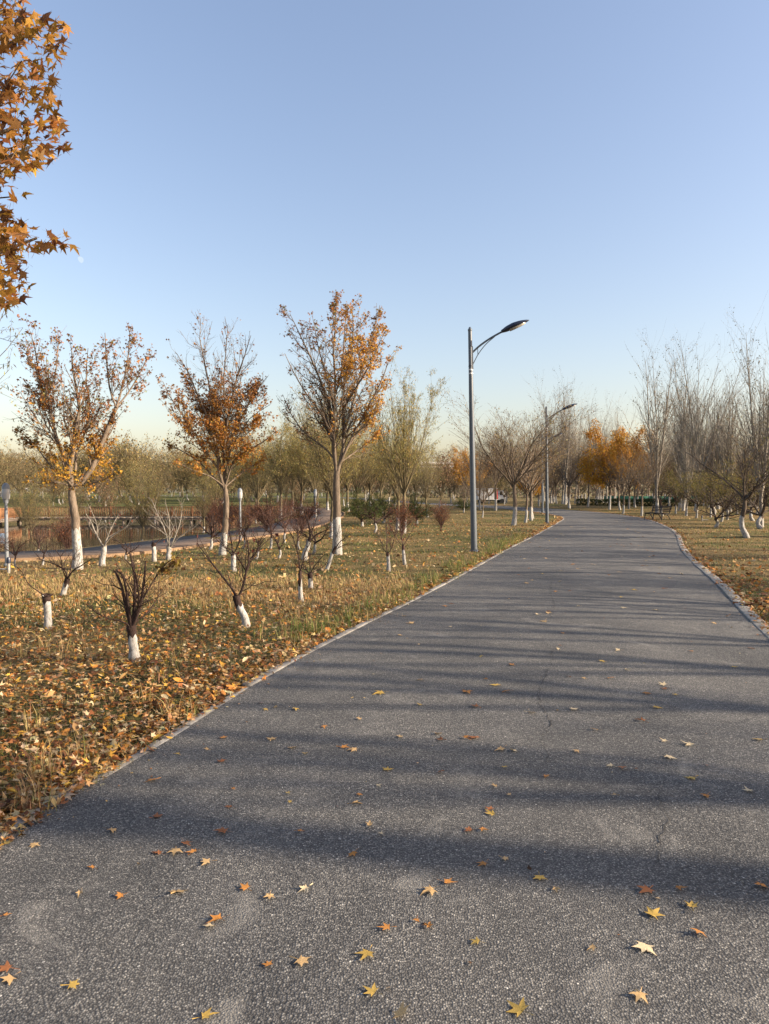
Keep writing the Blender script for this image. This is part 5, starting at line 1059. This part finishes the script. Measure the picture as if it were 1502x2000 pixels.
# ------------------------------------------------------------------ boardwalk over the pond
M_WOOD = simple('boardwalk_wood', (0.27, 0.125, 0.055), 0.75, 0, 0.25, 6, 0.2); M_DECK = simple('boardwalk_deck', (0.22, 0.17, 0.13), 0.8, 0, 0.2, 5, 0.2)
def boardwalk(label, a, b, w, z, rail_sides):
    a, b = np.array(a, float), np.array(b, float); L = np.linalg.norm(b - a); t = (b - a) / L; nn = np.array([-t[1], t[0]]); rz = math.atan2(t[1], t[0])
    root = thing('boardwalk', label, 'boardwalk', (a[0], a[1], z), rz, 'boardwalk over the pond')
    MB().box((L / 2, 0, -0.12), (L, w * 0.9, 0.16)).build('deck_beam', M_DECK, root)
    k = int(L / 0.5); plank = None
    for i in range(k):
        if plank is None: o = MB().box((0, 0, 0), (0.48, w, 0.05)).build('plank', M_DECK, root); plank = o.data
        else: o = obj('plank', plank, root)
        o.location = ((i + 0.5) * L / k, 0, 0.0)
    for s in rail_sides:
        y = s * (w / 2 - 0.08); np_ = max(2, int(L / 1.6)); post = None
        for i in range(np_ + 1):
            if post is None: o = MB().box((0, 0, 0.45), (0.11, 0.11, 0.94)).build('rail_post', M_WOOD, root); post = o.data
            else: o = obj('rail_post', post, root)
            o.location = (i * L / np_, y, 0)
        MB().box((L / 2, y, 0.86), (L, 0.09, 0.06)).build('handrail', M_WOOD, root); MB().box((L / 2, y, 0.14), (L, 0.05, 0.06)).build('bottom_rail', M_WOOD, root)
        q = MB(); nb = int(L / 0.19)
        for i in range(nb): q.box(((i + 0.5) * L / nb, y, 0.49), (0.06, 0.035, 0.66))
        q.build('balusters', M_WOOD, root, kind='stuff')
    np_ = max(2, int(L / 2.6)); pile = None
    for i in range(np_ + 1):
        for s in (-1, 1):
            if pile is None: o = MB().tube([(0, 0, -0.2), (0, 0, -1.2)], 0.11, 10).build('pile', M_DECK, root, True); pile = o.data
            else: o = obj('pile', pile, root)
            o.location = (i * L / np_, s * w * 0.36, 0)
boardwalk('long wooden boardwalk with slatted railing crossing behind the pond', (-30.2, 60.0), (-8.0, 61.5), 1.9, -0.50, (1,))
boardwalk('short boardwalk arm with slatted railing turning towards the viewer at far left', (-31.2, 59.6), (-29.2, 48.5), 1.9, -0.51, (1,))
q = pz(6, 1029, 40); st_ = thing('notice_sign', 'small pale blue notice board among the reeds at the left edge', 'sign', tuple(q)); MB().box((0, 0, 0.35), (0.05, 0.05, 0.9)).build('post', M_LGREY, st_); MB().box((0, -0.04, 0.85), (0.42, 0.03, 0.36)).build('board', simple('sign_pale_blue', (0.35, 0.45, 0.55), 0.5, 0, 0.05), st_, bevel=0.005)

# reeds in the pond margin
g = np.random.default_rng(55); p = np.c_[g.uniform(-34, -3, 60000), g.uniform(19, 60, 60000)]
dp = pdist(p, PC); zz = height(p); ok = inpoly(p, PONDPOLY) & (dp > 2.2) & (zz < -0.25)
u_ = 751 + F * p[:, 0] / p[:, 1]
ed = wob(np.c_[p, np.zeros(len(p))], 0.22) + 0.25 * g.normal(size=len(p))
shore = np.exp(-((zz + 0.85) / 0.25) ** 2)
open_ = ((p[:, 0] > -17) & (p[:, 0] < -9.0) & (p[:, 1] >= 30.5) & (p[:, 1] < 50)) | ((p[:, 0] > -12.2) & (p[:, 0] < -7.0) & (p[:, 1] < 30.5))
ok &= ~open_
ok &= g.random(len(p)) < np.clip(shore * (0.45 + ed), 0, 1) + 0.55 * ((p[:, 0] < -9.5 - 0.22 * (p[:, 1] - 20)) & (p[:, 1] < 40) & (ed > -0.5))
p = p[ok]; n = len(p); red = wob(np.c_[p, np.ones(n)], 0.35) > 0.25
pp = np.repeat(p, 4, 0) + g.normal(0, 0.12, (n * 4, 2)); rr_ = np.repeat(red, 4)
grass('reeds', pp[~rr_], 0.55, 1.25, 0.014, [(0.36, 0.26, 0.13), (0.28, 0.19, 0.09), (0.22, 0.13, 0.065)], [3, 3, 2], g, 2, 0.16)
grass('brown_reeds', pp[rr_], 0.5, 1.0, 0.013, [(0.18, 0.085, 0.045), (0.24, 0.12, 0.06)], [3, 2], g, 2, 0.2)

# ------------------------------------------------------------------ hedge, green fence, white van, viaduct, far treeline
g = np.random.default_rng(66)
ha = at(1125, 1000, 88); hb = at(1640, 1000, 78); hv = (hb - ha)[:2]; Lh = np.linalg.norm(hv); ht = hv / Lh; hn = np.array([-ht[1], ht[0]])
n = 15000; u1 = g.random(n) * Lh; th = g.uniform(0, 6.28, n); rad = np.sqrt(g.random(n)) ** 0.4
off = np.clip(np.cos(th) * 1.3, -1, 1) * 0.5 * rad; hz_ = 0.42 + np.clip(np.sin(th) * 1.3, -1, 1) * 0.44 * rad + 0.05 * np.sin(u1 * 1.7)
P = np.c_[ha[0] + ht[0] * u1 + hn[0] * off, ha[1] + ht[1] * u1 + hn[1] * off, hz_]
hd = thing('hedge', 'low clipped dark green hedge running through the wood beyond the bend', 'hedge'); obj('foliage', leaves(g, P, 'ovate', 0.16, [(0.04, 0.055, 0.018), (0.07, 0.08, 0.025), (0.10, 0.09, 0.03)], [3, 2, 1], 'foliage'), hd, kind='stuff')
q = MB()
for k in range(26): c = ha[:2] + ht * Lh * (k + 0.5) / 26; q.tube([(c[0], c[1], 0), (c[0], c[1], 0.3)], 0.02, 5); [q.tube([(c[0], c[1], 0.25), (c[0] + g.normal(0, 0.3), c[1] + g.normal(0, 0.2), 0.7)], 0.012, 4) for _ in range(4)]
q.build('stems', M_DARK, hd, kind='stuff')
M_NET = simple('green_netting', (0.05, 0.17, 0.105), 0.8, 0, 0.2, 0.8)
fa = at(1180, 1000, 118); fb = at(1430, 1000, 108); fv = (fb - fa)[:2]; Lf = np.linalg.norm(fv); rz = math.atan2(fv[1], fv[0]); ff = thing('net_fence', 'green netting fence low behind the wood right of the orange trees', 'fence', (fa[0], fa[1], 0), rz)
for k in range(8):
    x0, x1 = Lf * k / 8, Lf * (k + 1) / 8
    MB().box(((x0 + x1) / 2, 0, 0.55), (x1 - x0 - 0.08, 0.03, 0.95)).build('panel', M_NET, ff); MB().box((x0, 0, 0.6), (0.07, 0.07, 1.25)).build('post', M_LGREY, ff)
M_VAN = simple('van_white', (0.72, 0.72, 0.70), 0.35, 0, 0.03); M_RED = simple('van_red', (0.55, 0.05, 0.06), 0.4, 0, 0.05); M_TYRE = simple('tyre_rubber', (0.015, 0.015, 0.015), 0.8); m, nt, b, out = mat('van_glass'); b.inputs['Base Color'].default_value = (0.02, 0.025, 0.03, 1); b.inputs['Roughness'].default_value = 0.08; M_VGL = m
vb = at(956, 1000, 104); vb[2] = ground_z(vb[0], vb[1]); vn = thing('box_van', 'white box van with red panel, parked among trees beyond the far road', 'van', tuple(vb), math.radians(8))
MB().box((-0.5, 0, 1.35), (3.0, 1.8, 1.7)).build('cargo_box', M_VAN, vn, bevel=0.05)
v_ = MB(); v_.add([(1.05, -0.85, 0.5), (2.2, -0.85, 0.5), (2.2, -0.85, 1.1), (1.75, -0.85, 1.85), (1.05, -0.85, 1.9), (1.05, 0.85, 0.5), (2.2, 0.85, 0.5), (2.2, 0.85, 1.1), (1.75, 0.85, 1.85), (1.05, 0.85, 1.9)], [(0, 1, 2, 3, 4), (9, 8, 7, 6, 5), (0, 5, 6, 1), (1, 6, 7, 2), (2, 7, 8, 3), (3, 8, 9, 4), (4, 9, 5, 0)]); v_.build('cab', M_VAN, vn, bevel=0.04)
MB().box((0.72, -0.905, 1.35), (0.5, 0.012, 1.5)).build('red_panel', M_RED, vn); MB().box((1.5, -0.858, 1.45), (0.45, 0.012, 0.5)).build('window', M_VGL, vn); MB().box((0.3, 0, 0.45), (3.7, 1.2, 0.14)).build('chassis', M_TYRE, vn)
for x in (-1.2, 1.6):
    for y in (-0.78, 0.78): MB().tube([(x, y - 0.11, 0.34), (x, y + 0.11, 0.34)], 0.34, 16).build('wheel', M_TYRE, vn, True)
M_CONC = simple('viaduct_concrete', (0.30, 0.29, 0.28), 0.9, 0, 0.08, 0.1)
vd = thing('viaduct', 'long grey road viaduct on piers beyond the far thicket at left', 'viaduct', (0, 0, 0))
MB().box((-75, 330, 13.6), (260, 9, 1.6)).build('deck', M_CONC, vd); MB().box((-75, 325.3, 14.9), (260, 0.3, 1.1)).build('parapet', M_CONC, vd)
for k in range(9): MB().tube([(-195 + 30 * k, 330, 0), (-195 + 30 * k, 330, 12.85)], 0.9, 10).build('pier', M_CONC, vd)
for k in range(7):
    x = -176 + 33 * k; q = MB(); q.tube([(x, 326, 14.5), (x, 326, 23.5)], 0.16, 8); q.tube(smoothline(np.array([(x, 326, 23.4), (x + 0.8, 325.6, 24.0), (x + 2.2, 325, 24.1)]), 6), 0.10, 6); q.build('lamp_post', M_LGREY, vd, True)
n = 26000; ang = np.radians(g.uniform(-38, 38, n)); rr_ = g.uniform(205, 260, n); hgt = 8.5 + 2.2 * wob(np.c_[ang * 60, np.zeros(n), np.zeros(n)], 0.5) + 1.2 * wob(np.c_[ang * 300, np.ones(n), np.zeros(n)], 0.7)
P = np.c_[rr_ * np.sin(ang), rr_ * np.cos(ang), np.zeros(n)]; P[:, 2] = height(P[:, :2]) + g.random(n) ** 0.7 * np.maximum(hgt, 1.5)
obj('far_treeline', leaves(g, P, 'ovate', 1.1, [(0.20, 0.15, 0.10), (0.16, 0.125, 0.085), (0.22, 0.18, 0.10), (0.15, 0.14, 0.08)], None, 'far_treeline'), kind='stuff')

# ------------------------------------------------------------------ moon
m, nt, b, out = mat('moonlight'); e_ = nt.nodes.new('ShaderNodeEmission'); tr_ = nt.nodes.new('ShaderNodeBsdfTransparent'); mx_ = nt.nodes.new('ShaderNodeMixShader')
e_.inputs[0].default_value = (0.80, 0.88, 1.0, 1); e_.inputs[1].default_value = 0.31; nt.links.new(mix(nt, noise(nt, coords(nt), 0.05, 3), (0.72, 0.82, 0.98), (0.9, 0.95, 1.0)), e_.inputs[0])
mx_.inputs[0].default_value = 0.42; nt.links.new(tr_.outputs[0], mx_.inputs[1]); nt.links.new(e_.outputs[0], mx_.inputs[2]); nt.links.new(mx_.outputs[0], out.inputs['Surface'])
mp_ = at(157, 508, 6000); rm = 6.3 / F * 6000; V = []; Fs = []
for i in range(13):
    ph = math.pi * i / 12
    for j in range(9):
        th = -math.pi / 2 + (math.pi * 0.60) * j / 8 + math.pi * 0.40; V.append((rm * math.sin(ph) * math.sin(th), -rm * math.sin(ph) * math.cos(th), rm * math.cos(ph)))
for i in range(12):
    for j in range(8): Fs.append((i * 9 + j, i * 9 + j + 1, (i + 1) * 9 + j + 1, (i + 1) * 9 + j))
mo = obj('moon', mesh('moon', np.array(V), np.array(Fs), [m], True), loc=tuple(mp_), rot=(0, -0.35, 0)); tag(mo, 'pale gibbous daytime moon in the blue sky near the overhanging maple', 'moon')

# ------------------------------------------------------------------ fallen leaves on the asphalt, one by one
A, B_, C_, D_, E_ = 'tan', 'orange', 'brown', 'yellow', 'pale'
LC_ = {'tan': (0.50, 0.33, 0.15), 'orange': (0.44, 0.19, 0.045), 'brown': (0.26, 0.10, 0.04), 'yellow': (0.48, 0.32, 0.075), 'pale': (0.60, 0.48, 0.29)}
spots = [(345, 1745, A, 1.5), (480, 1740, B_, .8), (527, 1755, A, .9), (598, 1741, E_, .9), (427, 1800, B_, 1.1), (410, 1815, E_, .8), (757, 1820, B_, .8), (838, 1818, B_, .9), (814, 1805, B_, .5), (842, 1746, A, 1), (872, 1731, B_, .9), (718, 1870, D_, 1), (587, 1884, A, 1.1), (524, 1892, B_, .6), (729, 1947, D_, 1), (400, 1993, D_, 1), (783, 1992, A, .9), (140, 1927, D_, .8), (15, 1892, C_, 1.1), (20, 1912, A, .9), (10, 1786, B_, .6),
 (157, 1743, A, .7), (237, 1751, B_, .8), (181, 1694, B_, .7), (67, 1645, A, .8), (217, 1620, A, 1.1), (343, 1663, A, 1.2), (311, 1668, C_, .9), (380, 1665, B_, .8), (362, 1648, C_, 1), (405, 1686, A, 1), (438, 1626, C_, 1.1), (584, 1628, B_, .7), (691, 1673, B_, .8), (722, 1617, A, .8), (745, 1635, E_, .6), (305, 1595, C_, 1.2), (449, 1578, C_, .9), (300, 1521, B_, 1), (455, 1541, B_, .6), (567, 1570, D_, .5), (562, 1551, D_, .6), (692, 1574, A, .9), (700, 1556, B_, .6),
 (739, 1538, E_, .7), (757, 1508, D_, 1), (862, 1512, C_, .9), (984, 1504, D_, .8), (968, 1542, A, .7), (995, 1559, A, .5), (1067, 1523, B_, .9), (1201, 1559, A, .6), (1194, 1501, E_, .9), (1216, 1504, C_, .9), (1243, 1507, C_, .5), (1352, 1524, D_, 1.3), (1381, 1500, C_, .6), (1380, 1559, B_, .9), (1463, 1549, E_, .9), (1304, 1483, E_, 1.1), (960, 1587, C_, 1), (962, 1597, D_, 1), (945, 1694, B_, .9), (985, 1684, A, .7), (918, 1629, C_, 1), (942, 1626, B_, .8), (1054, 1721, D_, 1.1), (1086, 1744, A, .7),
 (1266, 1746, C_, 1), (1324, 1741, B_, .8), (1275, 1796, D_, 1.1), (1352, 1779, D_, 1.1), (1487, 1735, B_, 1), (1365, 1829, B_, 1), (1260, 1858, E_, 1.3), (1159, 1860, A, .7), (933, 1849, D_, .8), (1250, 1953, A, 1.1), (1017, 1984, D_, 1.1), (595, 1474, D_, .9), (570, 1462, A, .9), (530, 1444, A, .9), (432, 1487, C_, 1), (437, 1440, B_, .7), (405, 1462, A, .5), (345, 1470, D_, .6), (519, 1384, D_, .6), (577, 1384, D_, .7), (633, 1420, B_, .6), (703, 1407, A, .7),
 (745, 1355, D_, 1.3), (693, 1467, A, .8), (670, 1462, B_, .8), (783, 1443, A, .7), (853, 1437, A, .9), (862, 1449, C_, .7), (907, 1445, B_, .8), (928, 1446, C_, 1), (980, 1468, A, 1), (1005, 1472, E_, 1), (1127, 1472, A, .8), (1165, 1430, A, .7), (1120, 1390, E_, .9), (912, 1354, B_, 1.2), (990, 1354, B_, 1), (1035, 1396, E_, .9), (820, 1380, D_, .9), (930, 1384, C_, .9), (970, 1342, D_, 1), (950, 1330, B_, .6), (1140, 1328, A, .6), (1190, 1328, B_, .8),
 (1000, 1302, B_, .9), (1300, 1348, C_, .8), (1297, 1340, E_, 1), (1260, 1357, B_, .8), (1280, 1385, D_, 1), (1255, 1412, C_, .9), (1350, 1459, E_, 1), (1300, 1452, E_, .6), (1175, 1294, D_, .9), (1110, 1325, C_, .6), (823, 1330, A, .7), (1208, 1272, E_, 1), (1350, 1273, B_, .7), (1432, 1303, D_, .8), (1465, 1265, C_, .9), (1485, 1447, D_, .9), (1225, 1310, E_, 1), (1318, 1360, D_, .7), (1090, 1270, E_, .9), (940, 1284, D_, .8), (1100, 1240, B_, .9), (1070, 1196, C_, .8), (780, 1240, A, .8), (880, 1225, E_, .8)]
g = np.random.default_rng(88)
for k in range(96):                                     # the scatter of small ones farther up the road
    Y = 8.5 * (40 / 8.5) ** g.random(); x0 = np.interp(Y, LS[:, 1], LS[:, 0]); x1 = np.interp(Y, RS[:, 1], RS[:, 0]); X = x0 + (x1 - x0) * g.uniform(0.04, 0.96)
    spots.append((751 + F * X / Y, 962 + F * CAM_H / Y, (A, E_, A, B_, D_, C_)[g.integers(6)], g.uniform(0.8, 1.4)))
pos_l = np.array([gp(q[0], q[1], 0.03) for q in spots]); order_ = np.argsort(pos_l[:, 1]); zl = road_z(pos_l[:, :2])
WORDS = ['nearest', 'second', 'third', 'fourth', 'fifth', 'sixth', 'seventh', 'eighth', 'ninth', 'tenth', 'eleventh', 'twelfth', 'thirteenth', 'fourteenth', 'fifteenth', 'sixteenth', 'seventeenth', 'eighteenth', 'nineteenth', 'twentieth']
cnt_ = {}
for j in order_:
    px, py, c, s_ = spots[j]; x, y, _ = pos_l[j]; lx = np.interp(y, LS[:, 1], LS[:, 0]); rx = np.interp(y, RS[:, 1], RS[:, 0]); fr = (x - lx) / (rx - lx)
    if fr < 0.01 or fr > 0.99: continue
    side = 'left' if fr < 0.34 else ('middle' if fr < 0.67 else 'right'); zone = 'near' if y < 4.5 else ('middle' if y < 8.5 else 'far'); sw = 'large ' if s_ >= 1.2 else ('small ' if s_ <= 0.65 else '')
    key = (sw, c, side, zone); n = cnt_[key] = cnt_.get(key, -1) + 1
    o = leaf_obj(x, y, zl[j] + 0.007, 0.051 * s_ * g.uniform(0.9, 1.12) * (1.0 + 0.30 * (y > 4.3)), g.uniform(0, 6.28), g.normal(0, 0.16), g.uniform(0, 6.28), np.array(LC_[c]) * g.uniform(0.95, 1.3), 'fallen_leaf', FLAT_ME[g.integers(14)])
    ordn = WORDS[n] if n < 20 else 'far'
    lab = f'{sw}{c} maple leaf on asphalt, {ordn}{" nearest" if n else ""} one in the {zone} {side} of road'
    tag(o, lab, 'leaf', 'fallen maple leaves on the asphalt')

# crumbs of leaf and grit on the asphalt, thicker towards the kerbs
g = np.random.default_rng(91); n = 5200
k = g.integers(8, 300, n); fr = np.where(g.random(n) < 0.62, np.where(g.random(n) < 0.6, np.abs(g.normal(0, 0.035, n)), 1 - np.abs(g.normal(0, 0.035, n))), g.random(n)); fr = np.clip(fr, 0.004, 0.996)
P = LS[k] * (1 - fr)[:, None] + RS[k] * fr[:, None] + g.normal(0, 0.12, (n, 2)) * [0.2, 1]; ok = (road_d(P) < -0.02) & (P[:, 1] > 1.4); P = P[ok]; n = len(P)
pos = np.c_[P, road_z(P) + 0.005]
obj('leaf_crumbs', scatter(QUADS, pos, rots(g.uniform(0, 6.28, n), g.normal(0, 0.25, n), g.uniform(0, 6.28, n)), np.where(g.random(n) < 0.08, g.uniform(0.02, 0.04, n), g.uniform(0.004, 0.018, n)), pal(g, n, [TAN, BROWN, PALE, DARKBR, (0.2, 0.18, 0.15)], [3, 2, 2, 1, 2], 0.25), 'leaf_crumbs', M_DRY), kind='stuff')
# taller arching dry tufts on the near lawn
b0 = fan_points(g, 900, 2.8, 12, 0.9); ok, d, pond = on_lawn(b0); b0 = b0[ok & (b0[:, 0] < 0)][:80]
pp = np.repeat(b0, 22, 0) + g.normal(0, 0.045, (len(b0) * 22, 2))
grass('dry_tufts', pp, 0.08, 0.24, 0.0026, [STRAW, HAY, GRN2, (0.36, 0.22, 0.11)], [4, 3, 2, 2], g, 2, 0.65)
